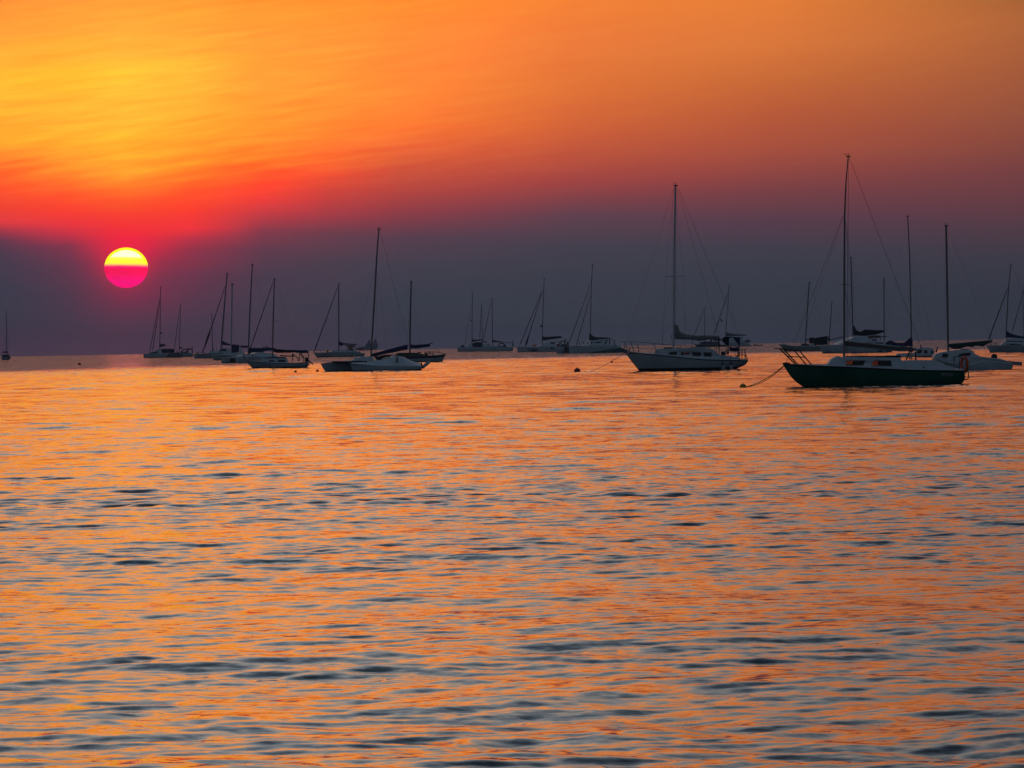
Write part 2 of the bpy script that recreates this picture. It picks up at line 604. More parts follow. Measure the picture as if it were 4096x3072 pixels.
    def tunnel(self, cab, pts):
        """cut a see-through window right across a cabin"""
        w = cab['cab'][2] + .6
        q = self.LL(pts, cab['cab'][4] - cab['cab'][2])
        mb = MB()
        mb.prism([(p.x, p.z) for p in q], -w, w)
        cut = mb.out('cutter', GLASSD)
        md = cab.modifiers.new('cut', 'BOOLEAN')
        md.object = cut
        md.operation = 'DIFFERENCE'
        md.solver = 'EXACT'
        cut.parent = self.root
        bpy.context.view_layer.update()
        dg = bpy.context.evaluated_depsgraph_get()
        me = bpy.data.meshes.new_from_object(cab.evaluated_get(dg))
        cab.modifiers.clear()
        cab.data = me
        bpy.data.objects.remove(cut)

    def blob(self, name, top, bot, w, mat, lat=0.0, parent=None, n=30, lump=.0, seed=0, ex=.8):
        """soft rolled thing (furled sail, cover) between an upper and a lower outline"""
        tp = [(p.x, p.z) for p in self.LL(top, lat)]
        bt = [(p.x, p.z) for p in self.LL(bot, lat)]
        x0, x1 = tp[0][0], tp[-1][0]
        v0, v1 = bt[0][0], bt[-1][0]
        m_ = 14
        V, Fc = [], []
        for i in range(n + 1):
            t = i / n
            xt, xb = x0 + (x1 - x0) * t, v0 + (v1 - v0) * t
            zt, zb = interp(tp, xt), interp(bt, xb)
            zc, hh = (zt + zb) / 2, max((zt - zb) / 2, .004)
            ww = min(w, hh * 1.3) if w > 0 else hh
            e = 1.0
            for k in range(m_):
                a = 2 * math.pi * k / m_
                ca, sa = math.cos(a), math.sin(a)
                px = math.copysign(abs(ca) ** ex, ca) * ww
                pz = math.copysign(abs(sa) ** ex, sa) * hh
                if lump:
                    nv = mnoise.noise(Vector((xt * 3.1 + seed, ca * 1.4, sa * 1.4)))
                    px *= 1 + lump * nv
                    pz *= 1 + lump * .6 * nv
                xx = (xt + xb) / 2 + (xt - xb) / 2 * sa
                V.append((xx, lat + px, zc + pz))
        for i in range(n):
            for k in range(m_):
                Fc.append((i * m_ + k, i * m_ + (k + 1) % m_, (i + 1) * m_ + (k + 1) % m_, (i + 1) * m_ + k))
        Fc.append(tuple(range(m_)))
        Fc.append(tuple(n * m_ + k for k in range(m_)))
        return build(name, V, Fc, mat, parent or self.root, sharp=50)

    def mast(self, pts, wpx, mat=None, tip=.55, head=True, name='mast'):
        q = self.LL(pts)
        r0 = wpx * self.s / 2
        L = [(a - q[0]).length for a in q]
        rs = [r0 * (1 - (1 - tip) * (l / L[-1]) ** 2) for l in L]
        # a masthead is rounded off by a cap with crane, light and wind vane
        o = MB().tube(q, rs, 10).out(name, mat or ALU, self.root)
        if head:
            t = q[-1]
            k = max(r0, .05)
            h = MB()
            h.tube([t + Vector((-1.5 * k, 0, .4 * k)), t + Vector((2.2 * k, 0, .5 * k))], k * .45, 6)
            h.tube([t, t + Vector((.3 * k, 0, 3.0 * k))], k * .3, 6)
            h.tube([t + Vector((-1.3 * k, 0, .4 * k)), t + Vector((-1.6 * k, 0, 3.2 * k))], k * .14, 5)
            h.out('masthead', RAIL, o)
        self.m_ = o
        return o

    def wire(self, name, a, b, ya=0.0, yb=0.0, k=1.0, parent=None, mat=None, r=None):
        return MB().tube([self.L(a, ya), self.L(b, yb)], r or self.wr * k, 5).out(name, mat or WIRE, parent or self.root)

    def spreader(self, a, b, ya=0.0, k=1.0, sweep=0.9):
        """a pair of crosstrees seen nearly end on"""
        pa, pb = self.L(a), self.L(b)
        c = (pa + pb) / 2
        mb = MB()
        mb.tube([c, Vector((pa.x, -sweep, pa.z))], self.wr * 1.6 * k, 6)
        mb.tube([c, Vector((pb.x, sweep, pb.z))], self.wr * 1.6 * k, 6)
        return mb.out('spreader', WIRE, self.m_)

    def furl(self, a, b, rpx, mat=None, bulge=None):
        pa, pb = self.L(a), self.L(b)
        q, rs = [], []
        for i in range(13):
            t = i / 12
            q.append(pa.lerp(pb, t) + Vector((0, 0, -.004 * (pb - pa).length * math.sin(math.pi * t))))
            rr = rpx * self.s * (.65 + .5 * t) * (1 + .18 * math.sin(i * 2.4))
            if bulge and abs(t - bulge) < .06:
                rr *= 2.1
            rs.append(rr if 0 < i < 12 else rr * .6)
        return MB().tube(q, rs, 8).out('furled_jib', mat or NAVY, self.root)

    def poles(self, name, segs, r, mat=None, lat=0.0, parent=None, mirror=None):
        """tube frame from photo segments; mirror=y also repeats it on the other side"""
        one = name in ('stanchion', 'halyard', 'chainplate', 'stay_insulator', 'canopy_pole', 'hard_top_post', 'lifeline', 'derrick', 'mooring_line', 'davit')
        for y in ((lat,) if mirror is None else (lat, mirror)):
            mb = MB()
            for sg in segs:
                mb.tube([self.L(p, y) for p in sg] if mirror is None else [Vector((self.L(p, lat).x, y, self.L(p, lat).z)) for p in sg], r, 6)
                if one:
                    o = mb.out(name, mat or STEEL, parent or self.root)
                    mb = MB()
            if mb.v:
                o = mb.out(name, mat or STEEL, parent or self.root)
        return o

    def text(self, body, a, hpx, y, mat, parent, shear=0.0, wpx=None, rot=0.0):
        cu = bpy.data.curves.new('lettering', 'FONT')
        cu.body = body
        cu.size = hpx * self.s * 1.38
        cu.extrude = .003
        cu.shear = shear
        to = bpy.data.objects.new('tmp', cu)
        COL.objects.link(to)
        bpy.context.view_layer.update()
        me = bpy.data.meshes.new_from_object(to.evaluated_get(bpy.context.evaluated_depsgraph_get()))
        bpy.data.objects.remove(to)
        me.materials.clear()
        me.materials.append(mat)
        o = bpy.data.objects.new('lettering', me)
        COL.objects.link(o)
        o.parent = parent
        p = self.L(a, y)
        if wpx:
            xs = [v.co.x for v in me.vertices]
            o.scale.x = wpx * self.s / max(max(xs) - min(xs), 1e-4)
        o.location = p
        o.rotation_euler = (math.radians(90) + rot, 0, 0)
        return o


def thing(o, label, cat, group=None):
    o['label'] = label
    o['category'] = cat
    if group:
        o['group'] = group
    return o


def structure(o):
    o['kind'] = 'structure'
    return o



HAZE = 0.00012


# ------------------------------------------------------------------ the sea
def wave_field():
    rng = np.random.default_rng(11)
    # rows
    r = BACK + 11.0
    rows = []
    while r < 1700.0 + BACK:
        rows.append(r)
        foot = (r - BACK) ** 2 * 1.06e-4
        r += min(max(0.034, foot / 7.0), .62 if r < 780 + BACK else 1.45)
    while r < 6500.0 + BACK:
        rows.append(r)
        r *= 1.03
    rows = np.array(rows)
    nc = 760
    half = math.radians(9.5)
    az = np.linspace(-half, half, nc)
    X = rows[:, None] * np.sin(az)[None, :]
    Y = rows[:, None] * np.cos(az)[None, :] - BACK
    D = np.hypot(X, Y)
    dr = np.gradient(rows)
    Z = -(D ** 2) / (2 * RE)
    gust = np.zeros_like(X)
    for i in range(14):
        lam = 2 ** rng.uniform(2.6, 6.2)
        th = rng.normal(0, .35)
        ph = rng.uniform(0, 6.28)
        k = 2 * np.pi / lam
        gust += np.sin(k * (X * math.sin(th) * .6 + Y * math.cos(th)) + ph)
    gust = 1.0 + 0.36 * gust / math.sqrt(7)
    gust = np.clip(gust, .45, 1.7)
    nw = 180
    lam = np.exp(rng.uniform(math.log(.11), math.log(9.0), nw))
    wgt = np.interp(np.log(lam), np.log([.11, .22, .5, .9, 1.6, 3.5, 6, 11]), [.8, 1.05, 1.1, .9, .48, .28, .28, .25])
    th = rng.normal(0.05, .58, nw)
    ph = rng.uniform(0, 6.283, nw)
    sig = WAVE_SLOPE
    amp_s = sig * math.sqrt(2.0) * wgt / math.sqrt(np.sum(wgt ** 2))
    ruff = np.interp(rows - BACK, RUFF[0], RUFF[1])
    for i in range(nw):
        k = 2 * np.pi / lam[i]
        lim = lam[i] / (3.0 * dr)
        f = np.clip((lim - .8) / 1.2, 0, 1)
        lat = np.clip((lam[i] / (2.5 * rows * (az[1] - az[0])) - .5) / .8, 0, 1)
        if lam[i] > 1.5:
            lat = np.ones_like(lat)
        f = f * lat
        n = int(np.max(np.nonzero(f > 0)[0])) + 1 if np.any(f > 0) else 0
        if n == 0:
            continue
        ang = k * (X[:n] * math.sin(th[i]) - Y[:n] * math.cos(th[i])) + ph[i]
        a = (amp_s[i] / k)
        g = gust[:n] if lam[i] < 1.6 else 1.0
        s = np.sin(ang)
        # crests a little sharper than troughs
        Z[:n] += a * (s + .15 * np.cos(2 * ang)) * (f[:n] * ruff[:n])[:, None] * g
    curv = -(D ** 2) / (2 * RE)
    # wind-ruffled water far out: cat's paws too fine to model, left to the material
    bnd = np.clip(650 + 26 * np.degrees(np.arctan2(X, Y)), 485, 710)
    g0 = np.clip((D - bnd + 70) / 150, 0, 1)
    gate = g0 * g0 * (3 - 2 * g0) 
    Z = curv + (Z - curv) * (1 - .93 * gate)
    return rows, az, X, Y, Z


BACK = 50.0        # the fine part of the sea is a fan whose apex lies behind the beach
WAVE_SLOPE = 0.083
RUFF = ([0, 26, 40, 70, 110, 180, 300, 760, 1700, 7000], [1.3, 1.25, 1.15, 1.15, 1.45, 2.3, 2.7, 2.8, 2.8, 0.0])
rows, az, X, Y, Z = wave_field()
nr_, nc_ = X.shape
co = np.stack([X, Y, Z], -1).reshape(-1, 3).astype(np.float32)
ii = np.arange(nr_ * nc_).reshape(nr_, nc_)
quads = np.stack([ii[:-1, :-1], ii[:-1, 1:], ii[1:, 1:], ii[1:, :-1]], -1).reshape(-1, 4)
# the rest of the sea round about: coarse rings outside the wedge and close in
half = float(az[-1])
ex_v, ex_f = [], []
rr = [BACK + 11, 100, 200, 450, 1200, 3000, 6500 + BACK]
aa = np.linspace(half, 2 * math.pi - half, 49)
for r_ in rr:
    for a_ in aa:
        ex_v.append((r_ * math.sin(a_), r_ * math.cos(a_) - BACK, -r_ * r_ / (2 * RE) - .02))
base = nr_ * nc_
for i in range(len(rr) - 1):
    for k in range(len(aa) - 1):
        p = base + i * len(aa) + k
        ex_f.append((p, p + 1, p + 1 + len(aa), p + len(aa)))
cb = base + len(ex_v)
ca = np.linspace(0, 2 * math.pi, 65)[:-1]
ex_v.append((0, -BACK, -.02))
for a_ in ca:
    ex_v.append(((BACK + 11.4) * math.sin(a_), (BACK + 11.4) * math.cos(a_) - BACK, -.024))
tri = [(cb, cb + 1 + k, cb + 1 + (k + 1) % 64) for k in range(64)]
allv = np.concatenate([co, np.array(ex_v, np.float32)])
me = bpy.data.meshes.new('sea')
nq = len(quads) + len(ex_f)
loops = np.concatenate([quads.reshape(-1), np.array(ex_f).reshape(-1), np.array(tri).reshape(-1)]).astype(np.int32)
me.vertices.add(len(allv))
me.vertices.foreach_set('co', allv.reshape(-1))
me.loops.add(len(loops))
me.loops.foreach_set('vertex_index', loops)
me.polygons.add(nq + len(tri))
starts = np.concatenate([np.arange(nq) * 4, nq * 4 + np.arange(len(tri)) * 3]).astype(np.int32)
me.polygons.foreach_set('loop_start', starts)
me.update(calc_edges=True)
me.validate()
me.polygons.foreach_set('use_smooth', [True] * len(me.polygons))
SEA = bpy.data.objects.new('sea', me)
COL.objects.link(SEA)
structure(SEA)
SEA['label'] = 'rippled open water of the bay under the sunset'

mt, nt, b = new_mat('sea_water')
b.inputs['Base Color'].default_value = (.012, .02, .027, 1)
b.inputs['Roughness'].default_value = .05
b.inputs['IOR'].default_value = 1.35
geo = nt.nodes.new('ShaderNodeNewGeometry')
tcn = nt.nodes.new('ShaderNodeTexCoord')


def nmath(op, a, bb):
    n = nt.nodes.new('ShaderNodeMath')
    n.operation = op
    for v, i in ((a, 0), (bb, 1)):
        if isinstance(v, (int, float)):
            n.inputs[i].default_value = v
        else:
            nt.links.new(v, n.inputs[i])
    return n.outputs[0]


def vmath(op, a, bb=None, sc=None):
    n = nt.nodes.new('ShaderNodeVectorMath')
    n.operation = op
    for v, i in ((a, 0), (bb, 1)):
        if v is None:
            continue
        if isinstance(v, tuple):
            n.inputs[i].default_value = v
        else:
            nt.links.new(v, n.inputs[i])
    if sc is not None:
        if isinstance(sc, (int, float)):
            n.inputs['Scale'].default_value = sc
        else:
            nt.links.new(sc, n.inputs['Scale'])
    return n.outputs[1] if op in ('LENGTH', 'DOT_PRODUCT') else n.outputs[0]


dist = vmath('LENGTH', tcn.outputs['Object'])
mp = nt.nodes.new('ShaderNodeValToRGB')
mp.color_ramp.elements[0].position = 0.0
kk = [(0, .055), (60, .06), (120, .055), (250, .045), (400, .05), (600, .06), (660, .14), (760, .72), (1000, .8)]
while len(mp.color_ramp.elements) < len(kk):
    mp.color_ramp.elements.new(.5)
for e, (d_, v_) in zip(mp.color_ramp.elements, kk):
    e.position = d_ / 1000.0
    e.color = (v_, v_, v_, 1)
sxy = nt.nodes.new('ShaderNodeSeparateXYZ')
nt.links.new(tcn.outputs['Object'], sxy.inputs[0])
azn = nmath('MULTIPLY', nmath('ARCTAN2', sxy.outputs[0], sxy.outputs[1]), 57.29578)
off = nmath('MINIMUM', nmath('MAXIMUM', nmath('MULTIPLY', azn, 26.0), -165.0), 60.0)
nt.links.new(nmath('DIVIDE', nmath('ADD', nmath('SUBTRACT', dist, off), 55.0), 1000.0), mp.inputs[0])


def rip(scale, seed):
    n = nt.nodes.new('ShaderNodeTexNoise')
    n.inputs['Scale'].default_value = 1.0
    n.inputs['Detail'].default_value = 2.0
    v = vmath('MULTIPLY', tcn.outputs['Object'], (scale * .6, scale, 0.0))
    v = vmath('ADD', v, (seed, seed * 1.7, seed * .3))
    nt.links.new(v, n.inputs['Vector'])
    return vmath('SUBTRACT', n.outputs['Color'], (.5, .5, .5))


rv = vmath('ADD', rip(15.0, 3.3), rip(3.6, 7.9))
rv = vmath('MULTIPLY', rv, (.7, 1.0, 0.0))
# far off, the ruffling comes in cat's paws
pn = nt.nodes.new('ShaderNodeTexNoise')
pn.inputs['Scale'].default_value = 1.0
pn.inputs['Detail'].default_value = 3.0
nt.links.new(vmath('MULTIPLY', tcn.outputs['Object'], (.55, .022, 0.0)), pn.inputs['Vector'])
farw = nmath('MULTIPLY', nmath('SUBTRACT', mp.outputs[0], .10), 2.2)
farw.node.use_clamp = True
pf = nmath('ADD', 1.0, nmath('MULTIPLY', farw, nmath('MULTIPLY', nmath('SUBTRACT', pn.outputs['Fac'], .5), 3.2)))
rv = vmath('SCALE', rv, sc=nmath('MAXIMUM', nmath('MULTIPLY', mp.outputs[0], pf), .02))
rv = vmath('SCALE', rv, sc=4.0)
nn = vmath('NORMALIZE', vmath('ADD', geo.outputs['Normal'], rv))
nt.links.new(nn, b.inputs['Normal'])
me.materials.append(mt)

# ------------------------------------------------------------------ smoke haze over the bay
HZ = MB().box((-7200, -7200, -9), (7200, 7200, 24)).out('haze', [], smooth=False)
HZ['kind'] = 'stuff'
HZ['label'] = 'thin smoke haze lying over the bay'
mt = bpy.data.materials.new('haze_air')
mt.use_nodes = True
mt.node_tree.nodes.clear()
pv = mt.node_tree.nodes.new('ShaderNodeVolumePrincipled')
pv.inputs['Color'].default_value = (.55, .72, 1.0, 1)
pv.inputs['Density'].default_value = HAZE
pv.inputs['Anisotropy'].default_value = 0.0
mo = mt.node_tree.nodes.new('ShaderNodeOutputMaterial')
mt.node_tree.links.new(pv.outputs[0], mo.inputs['Volume'])
HZ.data.materials.append(mt)
S.cycles.volume_bounces = 0

# ------------------------------------------------------------------ the sun's disc
sr = ray(504.6, 1071.0).normalized()
SD = 40000.0
srad = SD * math.tan(math.radians(0.5335 / 2)) * 1.0
bm = bmesh.new()
bmesh.ops.create_uvsphere(bm, u_segments=96, v_segments=48, radius=srad)
sme = bpy.data.meshes.new('setting_sun')
bm.to_mesh(sme)
bm.free()
sme.polygons.foreach_set('use_smooth', [True] * len(sme.polygons))
SUN = bpy.data.objects.new('setting_sun', sme)
COL.objects.link(SUN)
SUN.location = EYE + sr * SD
SUN.scale = (1, 1, .925)
thing(SUN, 'round setting sun, yellow above and hot pink below a smoke band', 'sun')
mt = bpy.data.materials.new('sun_disc')
mt.use_nodes = True
nt = mt.node_tree
nt.nodes.clear()
tcn = nt.nodes.new('ShaderNodeTexCoord')
sx = nt.nodes.new('ShaderNodeSeparateXYZ')
nt.links.new(tcn.outputs['Object'], sx.inputs[0])
nz = nt.nodes.new('ShaderNodeTexNoise')
nz.inputs['Scale'].default_value = 1.0
vm = nt.nodes.new('ShaderNodeVectorMath')
vm.operation = 'MULTIPLY'
nt.links.new(tcn.outputs['Object'], vm.inputs[0])
vm.inputs[1].default_value = (1.6 / srad, 1.6 / srad, 9 / srad)
nt.links.new(vm.outputs[0], nz.inputs['Vector'])
zz = nmath('DIVIDE', sx.outputs[2], srad)
zz = nmath('ADD', zz, nmath('MULTIPLY', nmath('SUBTRACT', nz.outputs['Fac'], .5), .045))
zz = nmath('ADD', zz, nmath('MULTIPLY', nmath('DIVIDE', sx.outputs[0], srad), .03))
zz = nmath('ADD', nmath('MULTIPLY', zz, .5), .5)
cr = nt.nodes.new('ShaderNodeValToRGB')
st = [(0.0, (255, 14, 118)), (.16, (255, 16, 124)), (.34, (255, 22, 92)), (.46, (255, 20, 84)), (.515, (255, 26, 112)), (.545, (255, 110, 112)), (.57, (255, 196, 100)),
      (.61, (255, 246, 66)), (.67, (255, 255, 50)), (.735, (255, 255, 90)), (.78, (250, 255, 220)), (.93, (248, 255, 205)), (.975, (255, 255, 20))]
while len(cr.color_ramp.elements) < len(st):
    cr.color_ramp.elements.new(.5)
for e, (p_, c_) in zip(cr.color_ramp.elements, st):
    e.position = p_
    e.color = lin(c_) + (1,)
nt.links.new(zz, cr.inputs[0])
# yellower towards the limb of the upper half, darker smoke at the lower left
lw = nt.nodes.new('ShaderNodeLayerWeight')
lw.inputs['Blend'].default_value = .5
lmb = nmath('MULTIPLY', nmath('GREATER_THAN', zz, .60), nmath('GREATER_THAN', lw.outputs['Facing'], .55))
mx = nt.nodes.new('ShaderNodeMix')
mx.data_type = 'RGBA'
nt.links.new(lmb, mx.inputs['Factor'])
nt.links.new(cr.outputs[0], mx.inputs['A'])
mx.inputs['B'].default_value = (1, 1, .01, 1)
em = nt.nodes.new('ShaderNodeEmission')
em.inputs['Strength'].default_value = 1.18
sm = nmath('MULTIPLY', nmath('LESS_THAN', zz, .50), nmath('MULTIPLY', nmath('SUBTRACT', .60, nz.outputs['Fac']), 1.0))
sm.node.use_clamp = True
sm = nmath('MULTIPLY', sm, nmath('MINIMUM', nmath('MAXIMUM', nmath('SUBTRACT', .75, nmath('DIVIDE', sx.outputs[0], srad)), 0.15), 1.0))
mx2 = nt.nodes.new('ShaderNodeMix')
mx2.data_type = 'RGBA'
nt.links.new(sm, mx2.inputs['Factor'])
nt.links.new(mx.outputs['Result'], mx2.inputs['A'])
mx2.inputs['B'].default_value = (.30, .012, .075, 1)
nt.links.new(mx2.outputs['Result'], em.inputs['Color'])
ou = nt.nodes.new('ShaderNodeOutputMaterial')
nt.links.new(em.outputs[0], ou.inputs['Surface'])
sme.materials.append(mt)

# ------------------------------------------------------------------ boats
def free(o, b, label, cat, group=None):
    """a loose thing carried by a boat: top-level, standing where the boat's frame puts it"""
    o.parent = None
    o.location = b.O
    o.rotation_euler = (0, 0, b.th)
    return thing(o, label, cat, group)


def shroud_set(b, top, foot, y=1.2, k=.8):
    for sg in (-1, 1):
        MB().tube([b.L(top), Vector((b.L(foot).x, sg * y, b.L(foot).z))], b.wr * k, 5).out('shroud', WIRE, b.root)


# ===== green sloop in front
b = Boat('green_sloop', 'dark green sloop with white cabin and raked bow rail, nearest of the boats', 'sailboat', (3520, 1541.5))
hull = b.hull(P('A', (165, 412), (500, 432), (1150, 462), (1700, 485), (2212, 508), 'B', (900, 878), (2035, 893)),
              P('A', (165, 420), (300, 630), (360, 715), (480, 830), (600, 912), (1500, 914), 'B', (600, 1238), (1500, 1200), (1960, 1185), (2060, 1162), (2090, 1105)),
              2.5, boot=3.0, stripe=5.5, mats=[BOOT, GREEN, RAIL, DECK], ts=.74)
# pale cove line under the rail, following the planking
def hull_y(bt, x_px, beam, frac):
    return -beam / 2 * frac


cab = b.slab('cabin', P('A', (1115, 470), (1255, 290), (1335, 266), (1760, 262), (2212, 272), 'B', (640, 608), (690, 690), (742, 735), (742, 868), (0, 850)),
             .78, WHITE, taper=.16, bevel=.025)
b.tunnel(cab, P('A', (1592, 357), (1790, 352), (1758, 434), (1592, 434)))
b.tunnel(cab, P('A', (1948, 356), (1986, 356), (1962, 430), (1928, 430)))
b.tunnel(cab, P('B', (92, 690), (236, 688), (232, 778), (40, 776), (50, 730)))
b.pane(cab, P('A', (1592, 357), (1790, 352), (1758, 434), (1592, 434)), GLASS, thick=.006)
b.pane(cab, P('A', (1948, 356), (1986, 356), (1962, 430), (1928, 430)), GLASS, thick=.006)
b.pane(cab, P('B', (92, 690), (236, 688), (232, 778), (40, 776), (50, 730)), GLASS, thick=.006)
b.pane(cab, P('A', (1792, 350), (1946, 350), (1926, 436), (1760, 436)))
b.pane(cab, P('B', (238, 682), (462, 680), (480, 786), (234, 782)))
for pts in (P('A', (1568, 342), (2002, 342), (1998, 352), (1572, 352)), P('A', (1568, 437), (1962, 437), (1958, 445), (1574, 445)),
            P('B', (36, 786), (484, 790), (484, 797), (34, 794)), P('B', (90, 676), (466, 672), (468, 680), (88, 684))):
    b.pane(cab, pts, RAIL, name='window_trim', proud=.016)
b.slab('cockpit_coaming', P('B', (742, 668), (1400, 664), (1470, 684), (1590, 752), (1840, 852), (1842, 890), (742, 880)), .82, WHITE, taper=.1, bevel=.02)
b.slab('hatch', P('A', (1340, 250), (1420, 246), (1440, 266), (1338, 268)), .3, DECK)
# stuff lying along the cabin top: a dark handrail with lashings
b.blob('grab_rail', P('A', (1560, 244), (1800, 232), (2212, 240), 'B', (600, 556), (690, 575)), P('A', (1560, 268), (2212, 274), 'B', (690, 612)), .10, RAIL, lat=-.5, lump=.55, n=44)
b.poles('winch', [P('B', (1010, 662), (1010, 480))], .035, BLACKP, lat=-.6)
b.poles('tiller', [P('B', (800, 660), (880, 470), (960, 470))], .03, RAIL)
for q in (P('B', (1440, 655), (1590, 755)), P('B', (1590, 755), (1545, 812))):
    b.poles('cockpit_strut', [q], .018, ALUW, lat=-.7)
b.poles('backstay_post', [P('B', (1470, 660), (1980, 828))], .014, RAIL, lat=-.7)
mst = b.mast(P('A', (1530, 290), 'C7', (1485, 560), 'C6', (845, 1659), (846, 1100), (848, 640), (860, 350), (880, 108)), 9.5, tip=.45)
MB().tube(b.LL(P('C6', (872, 100), (853, 82), (830, 80))), .008, 5).out('wind_vane', RAIL, mst)
b.spreader(P('C6', (786, 1246))[0], P('C6', (922, 1255))[0], sweep=.75)
b.wire('forestay', P('C6', (835, 635))[0], P('C7', (730, 692))[0])
b.wire('inner_forestay', P('C6', (836, 640))[0], P('A', (410, 425))[0], k=.7)
b.wire('topping_lift', P('C6', (890, 112))[0], P('B', (1125, 352))[0], k=1.25)
b.poles('stay_insulator', [P('B', (1112, 330), (1140, 410))], .022, RAIL)
b.wire('halyard', P('C6', (884, 120))[0], P('A', (1600, 262))[0], k=.9, ya=-.05, yb=-.12)
b.wire('halyard', P('C6', (884, 130))[0], P('A', (1580, 262))[0], k=.8, ya=.1, yb=.1)
for sg in (-1, 1):
    sp = b.L(P('C6', (918, 1254))[0])
    MB().tube([b.L(P('C6', (850, 640))[0]), Vector((sp.x, sg * .75, sp.z)), Vector((b.L(P('A', (1640, 470))[0]).x, sg * 1.05, b.L(P('A', (1640, 470))[0]).z))], b.wr * .8, 5).out('shroud', WIRE, b.root)
    MB().tube([b.L(P('C6', (842, 1250))[0]), Vector((b.L(P('A', (1870, 470))[0]).x, sg * 1.05, b.L(P('A', (1870, 470))[0]).z))], b.wr * .7, 5).out('lower_shroud', WIRE, b.root)
b.blob('furled_mainsail', P('C7', (1500, 402), (1700, 424), (2212, 487), 'B', (450, 350), (880, 378), (1030, 412)),
       P('C7', (1500, 452), (1800, 478), (2212, 522), 'B', (450, 412), (880, 420), (1030, 436)), .11, BROWNC, lump=.3, n=46)
b.poles('boom', [P('C7', (1485, 455), (1800, 484), (2212, 526), 'B', (1040, 436))], .045, ALU)
b.poles('mainsheet', [P('B', (850, 420), (870, 640)), P('B', (930, 430), (880, 640))], .012, ROPE)
pr = MB()
for lat in (-.42, .42):
    for sg in (P('A', (112, 90), (450, 425)), P('A', (185, 90), (503, 430)), P('A', (432, 130), (688, 432)), P('A', (543, 130), (812, 440)),
               P('A', (265, 250), (682, 275)), P('A', (0, 80), (170, 86), (540, 130))):
        pr.tube([Vector((b.L(p, lat).x, lat * (.55 + .45 * min(1, (p[0] - 3100) / 90)), b.L(p, lat).z)) for p in sg], .019, 6)
pr.tube([Vector((b.L(P('A', (0, 80))[0]).x, y, b.L(P('A', (0, 80))[0]).z)) for y in (-.25, .25)], .019, 6)
pr.out('bow_rail', RAIL, b.root)
b.poles('bow_fitting', [P('A', (165, 415), (240, 398), (320, 405)), P('A', (320, 405), (335, 430))], .03, RAIL)
b.wire('bow_line', P('A', (290, 285))[0], P('A', (240, 410))[0], k=1.2)
b.wire('hanging_line', P('A', (130, 95))[0], P('A', (132, 290))[0], k=.8)
b.poles('boarding_ladder', [P('B', (2095, 905), (2175, 925), (2190, 1060), (2150, 1092), (2085, 1105))], .024, RAIL, lat=.25)
b.poles('boarding_ladder', [P('B', (2060, 925), (2110, 965), (2140, 930))], .022, RAIL, lat=-.1)
b.poles('stern_rail', [P('B', (1980, 880), (1975, 640)), P('B', (1850, 700), (1850, 590), (1990, 590)), P('B', (2120, 880), (2110, 650), (1980, 620))], .016, RAIL, lat=-.5)
b.poles('cleat', [P('B', (1180, 800), (1182, 835))], .03, RAIL, lat=-.9)
b.poles('rudder_head', [P('B', (1960, 1180), (2090, 1240))], .05, BOOT)
# the name on the quarter and the numbers on the bow
def on_hull(bt, hull_o, p):
    """y of the hull skin on the near side at a photo point"""
    q = bt.L(p, -.8)
    hit, loc, nor, _ = hull_o.ray_cast(Vector((q.x, -20, q.z)), Vector((0, 1, 0)))
    return loc.y if hit else -.8


def hull_patch(bt, hull_o, name, top, bot, mat, lat, n=18, k=5, out=.02):
    """a painted panel following the hull skin between an upper and a lower outline (photo pixels)"""
    T = np.array(top)
    Bt = np.array(bot)
    V, Fc = [], []
    for i in range(n + 1):
        px = T[0, 0] + (T[-1, 0] - T[0, 0]) * i / n
        qx = Bt[0, 0] + (Bt[-1, 0] - Bt[0, 0]) * i / n
        a = (px, float(np.interp(px, T[:, 0], T[:, 1])))
        c = (qx, float(np.interp(qx, Bt[:, 0], Bt[:, 1])))
        for j in range(k + 1):
            f = j / k
            q = bt.L((a[0] + (c[0] - a[0]) * f, a[1] + (c[1] - a[1]) * f), lat)
            hit, loc, nor, _ = hull_o.ray_cast(Vector((q.x, -30, q.z)), Vector((0, 1, 0)))
            V.append((q.x, (loc.y if hit and loc.y < lat + .9 else lat) - out, q.z))
    w_ = k + 1
    for i in range(n):
        for j in range(k):
            Fc.append((i * w_ + j, i * w_ + j + 1, (i + 1) * w_ + j + 1, (i + 1) * w_ + j))
    return build(name, V, Fc, mat, hull_o)


hull.data.update()
yq = on_hull(b, hull, P('B', (1700, 985))[0])
pq = [b.L(p, yq) for p in P('B', (1556, 948), (1832, 946), (1824, 1020), (1594, 1022))]
ys = [on_hull(b, hull, p) for p in P('B', (1556, 948), (1832, 946), (1824, 1020), (1594, 1022))]
pl = build('name_plate', [(p.x, y - .012, p.z) for p, y in zip(pq, ys)] + [(p.x, y + .01, p.z) for p, y in zip(pq, ys)],
           [(0, 1, 2, 3), (4, 5, 6, 7), (0, 1, 5, 4), (1, 2, 6, 5), (2, 3, 7, 6), (3, 0, 4, 7)], PLATE, hull, smooth=False)
t = b.text('KERMIT', P('B', (1608, 1010))[0], 8.5, min(ys) - .03, LETTER, hull, shear=.1, wpx=37)
ya = on_hull(b, hull, P('A', (400, 560))[0])
t = b.text('1 NU', P('A', (332, 592))[0], 9, ya - .10, LETTERW, hull, wpx=25)
t.rotation_euler[2] = math.radians(-14)
GREENB = b
